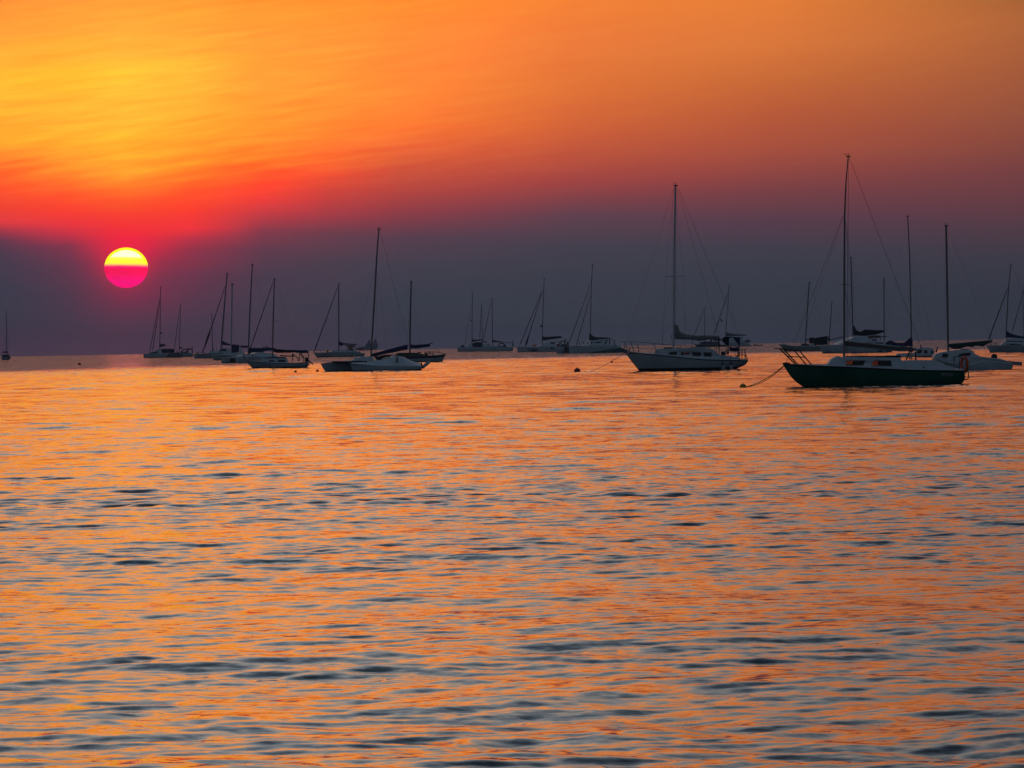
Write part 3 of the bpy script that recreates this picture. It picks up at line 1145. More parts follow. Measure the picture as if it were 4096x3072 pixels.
# lifebuoy hung on its stern
lb = MB()
cx, cz = b.L(P('B', (2072, 756))[0]).x, b.L(P('B', (2072, 756))[0]).z
rx_, rz_ = 9.6 * b.s, 28 * b.s
n = 28
ring = []
for i in range(n + 1):
    a = 2 * math.pi * i / n
    ring.append(Vector((cx + math.cos(a) * rx_, -.35 - math.cos(a) * rz_ * .9, cz + math.sin(a) * rz_)))
lb.tube(ring, 5.2 * b.s, 10)
o = lb.out('lifebuoy', ORANGE)
free(o, b, 'orange lifebuoy ring hanging on the stern rail of the green sloop', 'lifebuoy')

# ===== white sloop in the middle distance
b = Boat('white_sloop', 'white sloop with dark rail, four cabin windows and navy canopy over its wheel', 'sailboat', (2735, 1482))
hull = b.hull(P('D3', (130, 1030), (500, 1052), (900, 1085), (1600, 1160), (2074, 1208), 'D4', (500, 1222), (1000, 1242), (1730, 1252)),
              P('D3', (130, 1038), (340, 1310), (550, 1572), 'D4', (0, 1548), (700, 1535), (1340, 1522), (1600, 1412), (1690, 1362), (1722, 1300)),
              2.75, boot=11, stripe=4.0, ts=.62, mats=[BOOT, WHITE, RAIL, DECK])
cab = b.slab('cabin', P('D3', (930, 1100), (968, 962), (1050, 938), (1720, 916), (2000, 905), 'D4', (130, 888), (560, 888), (780, 958), (850, 1028), (950, 1088), (1100, 1118),
             (1450, 1158), (1512, 1215), (1512, 1250), (600, 1235), 'D3', (1600, 1180)), .95, WHITE, taper=.12, bevel=.03)
b.tunnel(cab, P('D3', (1762, 1042), (1908, 1042), (1908, 1100), (1762, 1100)))
b.pane(cab, P('D3', (1762, 1042), (1908, 1042), (1908, 1100), (1762, 1100)), GLASS, thick=.006)
b.pane(cab, P('D3', (1375, 1022), (1580, 1015), (1580, 1100), (1350, 1096)))
b.pane(cab, P('D3', (1690, 1035), (1758, 1037), (1758, 1102), (1680, 1100)))
b.pane(cab, P('D4', (210, 1022), (440, 1025), (436, 1136), (206, 1126)))
b.pane(cab, P('D4', (512, 1030), (735, 1040), (735, 1147), (512, 1140)))
b.slab('deck_hatch', P('D3', (1205, 895), (1440, 892), (1440, 930), (1205, 932)), .4, RAIL)
b.slab('deck_hatch', P('D3', (1560, 895), (1700, 900), (1700, 926), (1560, 926)), .4, RAIL)
b.mast(P('D3', (1478, 930), (1490, 600), 'C5', (902, 1000), (905, 500), (912, 88)), 9.4, mat=ALUW, tip=.8)
b.poles('mast_winch', [P('D3', (1445, 550), (1425, 570), (1420, 640), (1385, 655))], .018, RAIL)
b.poles('halyard', [P('C5', (925, 110), (918, 1200)), P('C5', (893, 110), (885, 1290))], b.wr * .6, WIRE)
b.spreader(P('C5', (830, 805))[0], P('C5', (980, 795))[0], sweep=1.0, k=1.2)
b.wire('forestay', P('C5', (895, 110))[0], P('D3', (180, 700))[0], k=.7)
b.wire('forestay', P('D3', (190, 690))[0], P('D3', (150, 1030))[0], k=.6)
for sg, sp, ft in ((-1, (830, 805), (1155, 870)), (1, (980, 795), (1815, 830))):
    q = b.L(P('C5', sp)[0])
    f = b.L(P('D3', ft)[0])
    MB().tube([b.L(P('C5', (900, 105))[0]), Vector((q.x, sg * 1.0, q.z)), Vector((f.x, sg * 1.15, f.z))], b.wr * .75, 5).out('shroud', WIRE, b.root)
    MB().tube([Vector((f.x, sg * 1.15, f.z - .05)), Vector((f.x, sg * 1.15, f.z + 1.1))], b.wr * 1.5, 6).out('turnbuckle', RAIL, b.root)
b.wire('inner_shroud', P('C5', (890, 850))[0], P('D3', (1040, 760))[0], k=.6, yb=-1.1)
b.wire('inner_shroud', P('C5', (920, 870))[0], P('D3', (1910, 520))[0], k=.6, yb=1.1)
b.poles('chainplate', [P('D3', (1150, 870), (1098, 935)), P('D3', (1150, 870), (1200, 935)), P('D3', (1815, 830), (1640, 1130)), P('D3', (1815, 830), (2040, 1180)), P('D3', (1815, 830), (1835, 1120))], b.wr * .8, WIRE, lat=-1.12)
b.wire('topping_lift', P('C5', (930, 110))[0], P('D4', (940, 580))[0], k=.9)
b.wire('backstay', P('C5', (936, 110))[0], P('D4', (1690, 950))[0], k=.7)
b.wire('backstay', P('C5', (940, 115))[0], P('D4', (1700, 1080))[0], k=.5, yb=.5)
b.blob('furled_mainsail', P('D3', (1520, 236), (1610, 285), (1640, 420), (1700, 488), (1850, 538), (2074, 556), 'D4', (250, 575), (420, 562), (640, 560), (940, 580)),
       P('D3', (1520, 600), (1600, 622), (1870, 668), (2074, 652), 'D4', (400, 648), (940, 638)), .20, SAILC, lump=.35, n=60)
b.poles('boom', [P('D3', (1500, 640), (2074, 668), 'D4', (945, 645))], .06, ALU)
pr = MB()
for lat in (-1, 1):
    def pp(p, w):
        q = b.L(p)
        return Vector((q.x, lat * w, q.z))
    W = lambda p: min(1.1, .12 + (p[0] - 2483) / 160)
    for sg in (P('D3', (20, 740), (400, 738), (1000, 795), (2074, 882)), P('D3', (90, 875), (980, 945)), P('D3', (120, 745), (210, 985)),
               P('D3', (285, 740), (398, 1015)), P('D3', (490, 820), (535, 1052)), P('D3', (935, 800), (1042, 1062)), P('D3', (140, 850), (100, 950))):
        pr.tube([pp(p, W(p)) for p in sg], .013, 6)
pr.tube([Vector((b.L(P('D3', (20, 740))[0]).x, y, b.L(P('D3', (20, 740))[0]).z)) for y in (-.13, .13)], .013, 6)
pr.out('bow_rail', RAIL, b.root)
b.poles('lifeline', [P('D3', (220, 590), (480, 790)), P('D3', (225, 592), (1000, 772)), P('D3', (300, 780), (1100, 905))], b.wr * .6, WIRE, lat=-.5)
b.poles('lifeline', [P('D3', (2000, 878), 'D4', (600, 890), (960, 940), (1200, 930)), P('D4', (860, 975), (1000, 972))], b.wr * .6, WIRE, lat=-1.1)
b.poles('stanchion', [P('D3', (1680, 860), (1680, 920)), P('D3', (2000, 560), (2000, 880)), P('D4', (400, 720), (408, 890)), P('D4', (680, 860), (680, 950)), P('D4', (870, 870), (870, 1080)), P('D4', (1000, 930), (1000, 1040))], .016, RAIL, lat=-1.0)
b.poles('boom_gallows', [P('D4', (945, 600), (945, 1090)), P('D4', (925, 600), (930, 900))], .03, RAIL)
b.slab('anchor_roller', P('D3', (215, 1000), (285, 890), (305, 905), (250, 1010)), .08, STEEL)
b.blob('deck_gear', P('D3', (250, 1005), (500, 1030), (900, 1070)), P('D3', (250, 1050), (500, 1065), (900, 1095)), .3, RAIL, lump=.6)
b.slab('canopy', P('D4', (1040, 640), (1070, 612), (1120, 598), (1500, 613), (1508, 634), (1120, 622)), 1.0, NAVY)
b.slab('canopy_side', P('D4', (1012, 700), (1050, 634), (1120, 618), (1250, 620), (1215, 660), (1208, 830), (1130, 820)), 1.0, BLACKC, y0=-1.03, y1=-.99)
b.slab('canopy_side', P('D4', (1330, 622), (1506, 624), (1510, 842), (1470, 800), (1400, 740)), 1.0, NAVY, y0=-1.03, y1=-.99)
b.slab('canopy_side', P('D4', (1012, 700), (1050, 634), (1120, 618), (1200, 630), (1130, 820)), 1.0, BLACKC, y0=.99, y1=1.03)
b.poles('canopy_pole', [P('D4', (1200, 640), (1200, 1120)), P('D4', (1510, 620), (1508, 1240)), P('D4', (1484, 900), (1486, 1160))], .022, RAIL, lat=-.95, mirror=.95)
b.blob('folded_dodger', P('D4', (1225, 872), (1300, 895), (1400, 892), (1485, 872)), P('D4', (1222, 992), (1380, 1018), (1480, 1002)), .12, NAVY, lat=-.9, lump=.2, n=20)
wb = MB()
wc = b.L(P('D4', (1150, 1030))[0])
wr_ = 62 * .14467 * b.s
rg = [wc + Vector((math.cos(a) * wr_ * .75, math.cos(a) * wr_ * .65, math.sin(a) * wr_)) for a in np.linspace(0, 2 * math.pi, 25)]
wb.tube(rg, .022, 6)
for k in range(6):
    a = math.pi * k / 3
    wb.tube([wc, wc + Vector((math.cos(a) * wr_ * .98, math.cos(a) * wr_ * .85, math.sin(a) * wr_ * 1.35))], .016, 5)
wb.out('steering_wheel', RAIL, b.root)
b.slab('binnacle', P('D4', (985, 1090), (1000, 1030), (1050, 1000), (1100, 1010), (1120, 1120), (985, 1110)), .25, DARKHULL, bevel=.02)
b.poles('stern_rail', [P('D4', (1500, 965), (1580, 958), (1685, 950)), P('D4', (1586, 958), (1588, 1240)), P('D4', (1676, 950), (1672, 1100), (1700, 1240)),
                       P('D4', (1215, 1112), (1500, 1106), (1705, 1100)), P('D4', (1676, 1100), (1724, 1200), (1726, 1260))], .017, RAIL, lat=-.75, mirror=.75)
b.slab('stern_locker', P('D4', (1630, 1245), (1635, 1195), (1665, 1190), (1668, 1250)), .12, RAIL)
b.slab('deck_bag', P('D4', (1390, 1170), (1400, 1130), (1440, 1130), (1450, 1170)), .2, RAIL)
b.poles('deck_bag', [P('D4', (1380, 1040), (1402, 1120))], .02, RAIL)
WHITEB = b
for i, (t0, b0, lab) in enumerate((((1010, 1370), (1072, 1525), 'white tilted fender hanging on the white sloop, the one farther from its stern'),
                                   ((1246, 1360), (1268, 1530), 'white upright fender hanging on the white sloop, the one nearer its stern'))):
    p0, p1 = b.L(P('D4', t0)[0]), b.L(P('D4', b0)[0])
    y0 = on_hull(b, hull, P('D4', t0)[0]) - .13
    y1 = on_hull(b, hull, P('D4', (b0[0], b0[1] - 60))[0]) - .10
    a_, c_ = Vector((p0.x, y0, p0.z)), Vector((p1.x, y1, p1.z))
    f = MB().tube([a_, a_.lerp(c_, .08), a_.lerp(c_, .25), a_.lerp(c_, .9), c_], [.03, .07, .115, .115, .06], 10)
    o = f.out('fender', ALUW)
    free(o, b, lab, 'fender', 'white fenders on the sloop')
    tp = MB().tube([a_ + Vector((0, 0, .16)), a_ + Vector((.03, 0, .03)), a_], [.02, .09, .09], 8)
    tp.tube([a_ + Vector((0, 0, .15)), a_ + Vector((0, .05, .6))], .012, 5)
    tp.out('fender_cap', RAIL, o)

# ===== trimaran in the left middle
b = Boat('trimaran', 'grey-white trimaran with tall bare mast and raised navy boom, left of centre', 'trimaran', (1500, 1484.5), yaw=9)
b.hull(P('D5', (165, 836), (560, 795), (1040, 770), (1700, 760), 'D6', (300, 760), (900, 780), (1200, 850)),
       P('D5', (165, 842), (240, 985), (312, 1086), (1700, 1062), 'D6', (600, 1052), (1215, 1040), (1218, 920)), 1.5, boot=5, mats=[BOOT, WHITE, WHITE, DECK], ts=.6, name='main_hull')
xs = b.L(P('D5', (1030, 830))[0], -2.0).x
fl = b.hull(P('D5', (1020, 828), (1300, 850), (1700, 893), 'D6', (0, 905), (700, 912), (1214, 912)),
            P('D5', (1020, 832), (1080, 940), (1132, 1075), (1700, 1070), 'D6', (600, 1055), (1218, 1042), (1216, 1030)), .75, lat=-2.0, offs=(-2.0, 2.0), boot=5,
            mats=[BOOT, WHITE, WHITE, DECK], ts=.8, name='float_hull')
# the solid wing between float and cabin
topl = P('D5', (1020, 822), (1530, 788), (2100, 710), (2212, 690), 'D6', (380, 640), (430, 618), (530, 610), (720, 648), (900, 750), (1200, 858))
botl = P('D5', (1020, 832), (1300, 850), (1700, 893), 'D6', (0, 905), (700, 912), (1214, 912))
tp = [(p.x, p.z) for p in b.LL(topl, -1.0)]
bt = [(p.x, p.z) for p in b.LL(botl, -2.3)]
V, Fc = [], []
N = 40
for i in range(N + 1):
    t = i / N
    xt = tp[0][0] + (tp[-1][0] - tp[0][0]) * t
    xb = bt[0][0] + (bt[-1][0] - bt[0][0]) * t
    zt, zb = interp(tp, xt), interp(bt, xb)
    V += [(xb, -2.32, zb), ((xt + xb) / 2, -1.7, (zt * .55 + zb * .45)), (xt, -.9, zt), (xt, .9, zt), ((xt + xb) / 2, 1.7, (zt * .55 + zb * .45)), (xb, 2.32, zb), (xb, 1.4, zb - .02), (xb, -1.4, zb - .02)]
for i in range(N):
    for k in range(8):
        Fc.append((i * 8 + k, i * 8 + (k + 1) % 8, (i + 1) * 8 + (k + 1) % 8, (i + 1) * 8 + k))
Fc += [tuple(range(8)), tuple(N * 8 + k for k in range(8))]
build('wing_deck', V, Fc, [WHITE], b.root, sharp=30)
cab = b.slab('cabin', P('D5', (1042, 775), (1065, 742), (1170, 700), (1225, 680), (1340, 640), (1450, 628), (1640, 632), (1720, 700), (1720, 790)), .62, WHITE, taper=.25, bevel=.03)
b.slab('vent_fin', P('D5', (1148, 600), (1180, 600), (1225, 705), (1168, 715)), .12, WHITE)
b.slab('cockpit_shade', P('D5', (1770, 640), (1960, 620), (2000, 660), (1900, 740), (1820, 730)), .5, BLACKC)
b.slab('hatch_lid', P('D6', (10, 712), (240, 648), (300, 650), (100, 738), (20, 740)), .35, WHITE)
b.slab('companionway_shade', P('D6', (430, 870), (478, 640), (515, 630), (545, 870)), .5, PALEF, y0=-1.98, y1=-1.60)  # darker panel colours in the shadowy look of the companionway
b.poles('crossbeam', [P('D5', (510, 788), (700, 792), (1050, 792)), P('D5', (1050, 792), (1380, 778), (1530, 800))], .06, RAIL, lat=-.9)
b.slab('trampoline', P('D5', (515, 792), (1035, 800), (1035, 822), (900, 815), (560, 800)), .9, BLACKC, y0=-1.9, y1=-.5)
b.ball_ = MB().ball(b.L(P('D5', (1512, 792))[0], -1.9), 3.2 * b.s, 1.0, 10).out('fender_ball', RAIL, b.root)
b.mast(P('D5', (1640, 772), 'C3', (738, 1380), (770, 850), (790, 480), (805, 250), (818, 98)), 7.4, tip=.7)
b.spreader(P('C3', (738, 946))[0], P('C3', (812, 946))[0], sweep=.7)
b.wire('backstay', P('C3', (828, 108))[0], P('C3', (1105, 1200))[0], k=1.0)
b.wire('forestay', P('C3', (776, 512))[0], P('C3', (572, 1285))[0], k=.9)
b.wire('forestay', P('C3', (572, 1285))[0], P('D5', (1050, 745))[0], k=.8)
for sg in (-1, 1):
    MB().tube([b.L(P('C3', (792, 500))[0]), Vector((b.L(P('C3', (750 if sg < 0 else 950, 1300))[0]).x, sg * 2.1, b.L(P('D6', (0, 860))[0]).z))], b.wr * .7, 5).out('shroud', WIRE, b.root)
b.blob('sail_cover', P('D6', (-235, 545), (-130, 520), (0, 490), (300, 408), (560, 338), (815, 278)), P('D6', (-225, 645), (-130, 638), (80, 572), (480, 500), (808, 428)), .15, NAVY, n=40, lump=.08)
b.slab('rudder', P('D6', (1232, 990), (1300, 984), (1482, 832), (1484, 768), (1392, 778), (1282, 878), (1222, 922)), .04, WHITE)
b.slab('tiller_bracket', P('D6', (1205, 905), (1200, 822), (1232, 812), (1262, 910), (1300, 985), (1225, 990)), .07, RAIL)
b.ball_ = MB().ball(b.L(P('D5', (548, 985))[0], -.76), 3.6 * b.s, 1.0, 10).out('bow_fender', ALUW, b.root)

# ===== small white sloop with maroon cover
b = Boat('small_sloop', 'small cream-white sloop with maroon and navy boom cover and tilted outboard', 'sailboat', (1125, 1473.2))
hull = b.hull(P('D7', (118, 622), (190, 698), (600, 742), (1000, 778), (1500, 782), (1892, 758)),
              P('D7', (118, 630), (215, 780), (350, 932), (1000, 920), (1600, 908), (1840, 902), (1895, 852)), 2.1, boot=6, stripe=1.6, mats=[BOOT, WHITE, RAIL, DECK], ts=.72)
cab = b.slab('cabin', P('D7', (588, 742), (610, 655), (690, 628), (1250, 622), (1312, 680), (1322, 785), (1000, 785)), .68, WHITE, taper=.15, bevel=.02)
b.slab('cabin_roof_cover', P('D7', (655, 650), (700, 618), (900, 606), (1245, 606), (1300, 670), (1240, 640), (800, 640)), .60, BLUEC)
b.pane(cab, P('D7', (803, 702), (820, 696), (950, 698), (962, 718), (945, 737), (815, 737), (800, 720)))
b.pane(cab, P('D7', (1060, 684), (1240, 688), (1258, 705), (1250, 746), (1062, 746), (1044, 728)))
b.mast(P('D7', (895, 615), 'C2', (1212, 1250), (1218, 1000), (1228, 640), (1236, 342)), 5.2, tip=.85)
b.spreader(P('C2', (1170, 900))[0], P('C2', (1275, 908))[0], sweep=.7, k=.9)
b.furl(P('C2', (1220, 366))[0], P('C2', (870, 1385))[0], 1.7, mat=BLACKC)
b.wire('backstay', P('C2', (1248, 350))[0], P('C2', (1612, 1310))[0], k=.5)
b.wire('backstay', P('C2', (1260, 420))[0], P('C2', (1540, 1260))[0], k=.4)
shroud_set(b, P('C2', (1234, 360))[0], P('D7', (840, 760))[0], .9, .4)
b.blob('sail_cover', P('D7', (905, 342), (1000, 385), (1280, 408), (1500, 412)), P('D7', (930, 480), (1000, 492), (1350, 492), (1500, 482)), .13, MAROON, n=26, lump=.12)
b.slab('bimini', P('D7', (1500, 412), (1700, 420), (1840, 415), (1885, 440), (1882, 502), (1650, 496), (1500, 482)), .75, NAVY, bevel=.04)
b.poles('bimini_frame', [P('D7', (1640, 490), (1740, 640), (1745, 740)), P('D7', (1880, 490), (1884, 660)), P('D7', (1480, 540), (1600, 650), (1600, 720)), P('D7', (1640, 490), (1630, 720)),
                         P('D7', (1680, 500), (1780, 650))], .02, STEEL, lat=-.65, mirror=.65)
b.slab('outboard_motor', P('D7', (1788, 690), (1800, 640), (1850, 612), (1895, 625), (1900, 740), (1800, 742)), .16, BLACKP, bevel=.03)
b.poles('outboard_leg', [P('D7', (1885, 690), (1960, 770), (2000, 800), (2032, 790))], .055, BLACKP)
b.poles('rudder_stock', [P('D7', (1918, 740), (1915, 850))], .03, RAIL)
b.blob('crutch_bundle', P('D7', (1436, 545), (1455, 520), (1480, 545)), P('D7', (1430, 600), (1455, 610), (1490, 600)), .1, BLACKC, n=8)
b.poles('boom_crutch', [P('D7', (1462, 490), (1455, 660), (1430, 720)), P('D7', (1456, 660), (1475, 720))], .03, RAIL)
b.poles('whisker_pole', [P('D7', (1100, 568), (1250, 578), (1495, 590))], .055, RAIL, lat=.5)
b.poles('bow_rail', [P('D7', (95, 530), (110, 600), (150, 680)), P('D7', (250, 570), (262, 690)), P('D7', (330, 560), (350, 700)), P('D7', (95, 535), (330, 560), (590, 640))], .016, STEEL, lat=-.5, mirror=.5)
b.slab('anchor_roller', P('D7', (80, 540), (110, 525), (140, 620), (190, 690), (130, 660)), .07, BROWNC)
b.poles('mooring_line', [P('D7', (150, 660), (190, 940)), P('D7', (190, 700), (260, 940))], b.wr * .5, ROPE)

# ===== sloop behind the trimaran (mast 1643)
b = Boat('timber_sloop', 'white sloop with broad dark rail and navy boom cover, just behind the trimaran', 'sailboat', (1680, 1450.5))
b.hull(P('D6', (-20, 600), (300, 640), (720, 645), (1200, 628), (1600, 615), (1880, 588), (1945, 572)),
       P('D6', (-20, 610), (60, 700), (160, 830), (950, 806), (1500, 800), (1838, 800), (1882, 690), (1940, 580)), 2.5, boot=4.5, stripe=8, mats=[BOOT, WHITE, DARKHULL, OLIVE], ts=.7)
b.slab('cabin', P('D6', (430, 640), (450, 560), (580, 522), (1090, 522), (1290, 570), (1300, 640)), .8, OLIVE, taper=.2, bevel=.03)
b.blob('deck_gear', P('D6', (60, 590), (250, 570), (420, 600), (600, 520), (740, 545)), P('D6', (60, 640), (400, 640), (740, 640)), .5, OLIVE, lump=.4)
b.blob('deck_gear', P('D6', (1100, 505), (1225, 500)), P('D6', (1100, 530), (1225, 530)), .3, RAIL)
b.mast(P('D6', (885, 535), 'C3', (1141, 1200), (1147, 900), (1152, 648)), 7.0, mat=ALU, tip=.8)
b.blob('sail_cover', P('D6', (905, 262), (960, 290), (1050, 290), (1300, 270), (1482, 262)), P('D6', (905, 382), (1070, 402), (1250, 370), (1465, 346)), .16, NAVY, n=26, lump=.1)
b.poles('boom', [P('D6', (880, 390), (1200, 330), (1552, 240))], .06, ALU)
b.wire('forestay', P('C3', (1138, 672))[0], P('C3', (822, 1330))[0], k=.6)
b.wire('inner_forestay', P('C3', (1140, 900))[0], P('C3', (938, 1320))[0], k=.5)
b.wire('backstay', P('C3', (1165, 680))[0], P('C3', (1400, 1260))[0], k=.3)
b.wire('running_backstay', P('C3', (1165, 720))[0], P('D6', (1222, 560))[0], k=.6)
b.wire('shroud', P('C3', (1150, 680))[0], P('D6', (780, 540))[0], k=.5, yb=-1.1)
b.wire('shroud', P('C3', (1150, 680))[0], P('D6', (830, 540))[0], k=.5, yb=1.1)
b.poles('stern_rail', [P('D6', (1300, 498), (1640, 498), (1945, 572)), P('D6', (1400, 520), (1600, 582)), P('D6', (1545, 500), (1570, 600)), P('D6', (1450, 505), (1455, 600)), P('D6', (1700, 420), (1745, 500))], .03, OLIVE, lat=-.8, mirror=.8)
b.slab('cockpit_box', P('D6', (1330, 510), (1390, 530), (1430, 610), (1300, 615)), .5, OLIVE)

# ===== sloop with furled jib and tan awning (mast 1356)
b = Boat('awning_sloop', 'white sloop with blue furled jib, navy cover and tan awning under its boom', 'sailboat', (1355, 1427.6))
hull = b.hull(P('D5', (-40, 510), (180, 524), (500, 505), (1000, 500), (1300, 510), (1462, 560)),
              P('D5', (-40, 516), (0, 590), (48, 656), (700, 648), (1400, 636), (1458, 605)), 3.0, boot=3, mats=[BOOT, WHITE, WHITE, DECK], ts=.75)
cab = b.slab('cabin', P('D5', (420, 520), (500, 470), (620, 445), (900, 440), (1080, 458), (1300, 480), (1330, 530)), .95, WHITE, taper=.2, bevel=.05)
b.pane(cab, P('D5', (585, 528), (640, 512), (720, 498), (960, 506), (990, 520), (840, 526), (700, 522)))
b.mast(P('D5', (703, 450), 'C3', (402, 1100), (401, 672)), 5.0, mat=ALU, tip=.85)
b.furl(P('C3', (390, 700))[0], P('C3', (143, 1372))[0], 1.9, mat=NAVY)
b.poles('jib_sheet', [P('C3', (200, 1245), (300, 1290), (385, 1335))], b.wr * .5, ROPE)
b.blob('sail_cover', P('D5', (690, 150), (730, 180), (760, 210), (850, 240), (1050, 255), (1275, 268)), P('D5', (690, 292), (770, 328), (860, 285), (1230, 290)), .25, NAVY, n=24)
b.slab('awning', P('D5', (882, 298), (1222, 292), (1102, 390), (1052, 462), (985, 462), (985, 384)), .4, TAN)
b.wire('backstay', P('C3', (412, 690))[0], P('C3', (640, 1350))[0], k=.3)
b.wire('shroud', P('C3', (400, 700))[0], P('C3', (372, 1345))[0], k=.4, yb=-1.2)
b.wire('shroud', P('C3', (400, 700))[0], P('C3', (440, 1345))[0], k=.4, yb=1.2)
b.poles('stern_rail', [P('D5', (1190, 400), (1430, 405), (1440, 540)), P('D5', (1190, 340), (1195, 470)), P('D5', (1300, 400), (1320, 500))], .03, STEEL, lat=-1.0, mirror=1.0)
b.blob('stern_gear', P('D5', (1290, 405), (1360, 410), (1430, 410)), P('D5', (1290, 430), (1350, 465), (1430, 450)), .4, REDP, lump=.4, n=14)
b.blob('cockpit_gear', P('D5', (1060, 425), (1100, 405), (1140, 420)), P('D5', (1060, 465), (1100, 470), (1140, 465)), .5, BLACKC, n=10)
b.blob('cockpit_gear', P('D5', (905, 425), (940, 410), (975, 425)), P('D5', (905, 450), (940, 455), (975, 455)), .4, REDP, n=10)
b.poles('bow_rail', [P('D5', (-30, 450), (150, 445), (185, 520)), P('D5', (-30, 450), (-20, 515)), P('D5', (550, 420), (552, 460))], .03, STEEL, lat=-.5, mirror=.5)
o = MB().ball(b.L(P('D5', (370, 470))[0], -.9), 5.4 * b.s, 1.0, 12).out('deck_float', YELLOW)
free(o, b, 'round ochre float lashed on the foredeck of the sloop with tan awning', 'float')
b.text('Raphael', P('D5', (185, 598))[0], 5.0, on_hull(b, hull, P('D5', (300, 590))[0]) - .12, LETTERR, hull, wpx=34, shear=.2)

# ===== motor-sailer with wheelhouse at left (mast 907)
b = Boat('wheelhouse_sloop', 'white sloop with dark wheelhouse windows and dark furled jib, left cluster', 'sailboat', (860, 1432.6))
hull = b.hull(P('D8', (118, 702), (400, 690), (700, 680), (1160, 655), (1600, 660), (1900, 690)),
              P('D8', (118, 712), (150, 810), (176, 872), (830, 862), (1500, 848), (1860, 840), (1900, 800)), 3.4, boot=2.2, stripe=2.0, mats=[BOOT, WHITE, RAIL, DECK], ts=.8)
cab = b.slab('wheelhouse', P('D8', (1010, 690), (1040, 600), (1125, 500), (1200, 490), (1330, 482), (1430, 500), (1480, 590), (1520, 680)), 1.1, WHITE, taper=.15, bevel=.05)
b.pane(cab, P('D8', (1050, 592), (1135, 510), (1315, 510), (1362, 594)))
b.slab('deck_house', P('D8', (720, 680), (735, 580), (900, 575), (1010, 610), (1010, 680)), .9, WHITE, taper=.1)
b.slab('vent_box', P('D8', (955, 620), (962, 455), (985, 445), (1002, 610)), .15, WHITE)
b.mast(P('D8', (1150, 500), 'C2', (512, 1100), (540, 760), (582, 266)), 6.0, tip=.75)
b.spreader(P('C2', (508, 856))[0], P('C2', (590, 856))[0], sweep=.9, k=.8)
b.furl(P('C2', (556, 432))[0], P('D8', (470, 640))[0], 1.9, mat=BLACKC, bulge=.79)
b.blob('sail_cover', P('D8', (1195, 215), (1240, 235), (1350, 285), (1500, 335), (1700, 352), (1900, 388), (2130, 395)), P('D8', (1195, 372), (1350, 378), (1500, 395), (1750, 440), (1900, 470), (2130, 470)), .3, NAVY, n=30, lump=.08)
b.slab('spray_hood', P('D8', (1500, 420), (1540, 390), (1760, 395), (1830, 420), (1800, 600), (1560, 620), (1520, 560)), 1.0, NAVY)
b.wire('backstay', P('C2', (592, 270))[0], P('C2', (840, 1260))[0], k=.35)
b.wire('shroud', P('C2', (575, 300))[0], P('D8', (1180, 660))[0], k=.4, yb=-1.4)
b.wire('shroud', P('C2', (575, 300))[0], P('D8', (1220, 660))[0], k=.4, yb=1.4)
b.slab('deck_cleat', P('D8', (440, 640), (438, 515), (455, 520), (460, 640)), .1, RAIL)
b.blob('anchor_gear', P('D8', (225, 650), (260, 640), (330, 660)), P('D8', (225, 680), (330, 682)), .2, RAIL, n=8)
b.blob('anchor_gear', P('D8', (400, 640), (470, 630), (540, 640)), P('D8', (400, 660), (540, 660)), .4, RAIL, n=8)
b.text('SUHAILY', P('D8', (285, 785))[0], 4.2, on_hull(b, hull, P('D8', (380, 770))[0]) - .15, LETTER, hull, wpx=23, shear=.2)

# ===== thin-masted sloop hidden behind it (mast 848)
b = Boat('thin_mast_sloop', 'distant sloop showing only a thin mast and low cabin behind the wheelhouse sloop', 'sailboat', (880, 1424.4))
b.hull(P('D8', (650, 650), (900, 640), (1500, 650)), P('D8', (650, 660), (700, 790), (1450, 778), (1500, 700)), 3.2, boot=2, mats=[BOOT, WHITE, RAIL, DECK])
b.slab('cabin', P('D8', (730, 650), (735, 585), (760, 575), (860, 575), (880, 650)), 1.0, BROWNC)
b.mast(P('D8', (835, 600), 'C2', (375, 1100), (371, 800)), 4.0, tip=.5, head=False)
b.spreader(P('C2', (345, 940))[0], P('C2', (398, 944))[0], sweep=.9, k=.6)
b.blob('sail_cover', P('D8', (820, 425), (850, 470), (875, 540)), P('D8', (820, 570), (880, 590)), .2, NAVY, n=10)

# ===== grey-masted sloop (mast 928)
b = Boat('grey_mast_sloop', 'white sloop with pale grey mast and blue tarpaulin, between the wheelhouse sloop and a catamaran', 'sailboat', (960, 1439.6))
b.hull(P('D8', (768, 690), (1100, 720), (1600, 760), (2100, 760), (2500, 740)), P('D8', (768, 700), (830, 850), (888, 936), (1500, 922), (2420, 900), (2500, 840)), 3.0, boot=3, mats=[BOOT, WHITE, RAIL, DECK])
b.slab('cabin', P('D8', (1150, 740), (1250, 660), (1800, 640), (2000, 640), (2100, 770)), .9, WHITE, taper=.2)
b.mast(P('D8', (1520, 660), 'C2', (645, 1000), (648, 700), (653, 412)), 6.6, mat=ALUW, tip=.8)
b.slab('tarpaulin', P('D8', (1540, 400), (1600, 375), (1830, 390), (1900, 430), (1840, 600), (1700, 640), (1560, 650)), .8, NAVY)
b.wire('backstay', P('C2', (665, 430))[0], P('C2', (830, 880))[0], k=.3)
b.wire('shroud', P('C2', (655, 440))[0], P('C2', (690, 1240))[0], k=.4, yb=1.2)
b.blob('deck_gear', P('D8', (1490, 680), (1600, 650), (1830, 640)), P('D8', (1480, 730), (1830, 680)), .3, OLIVE, n=12)

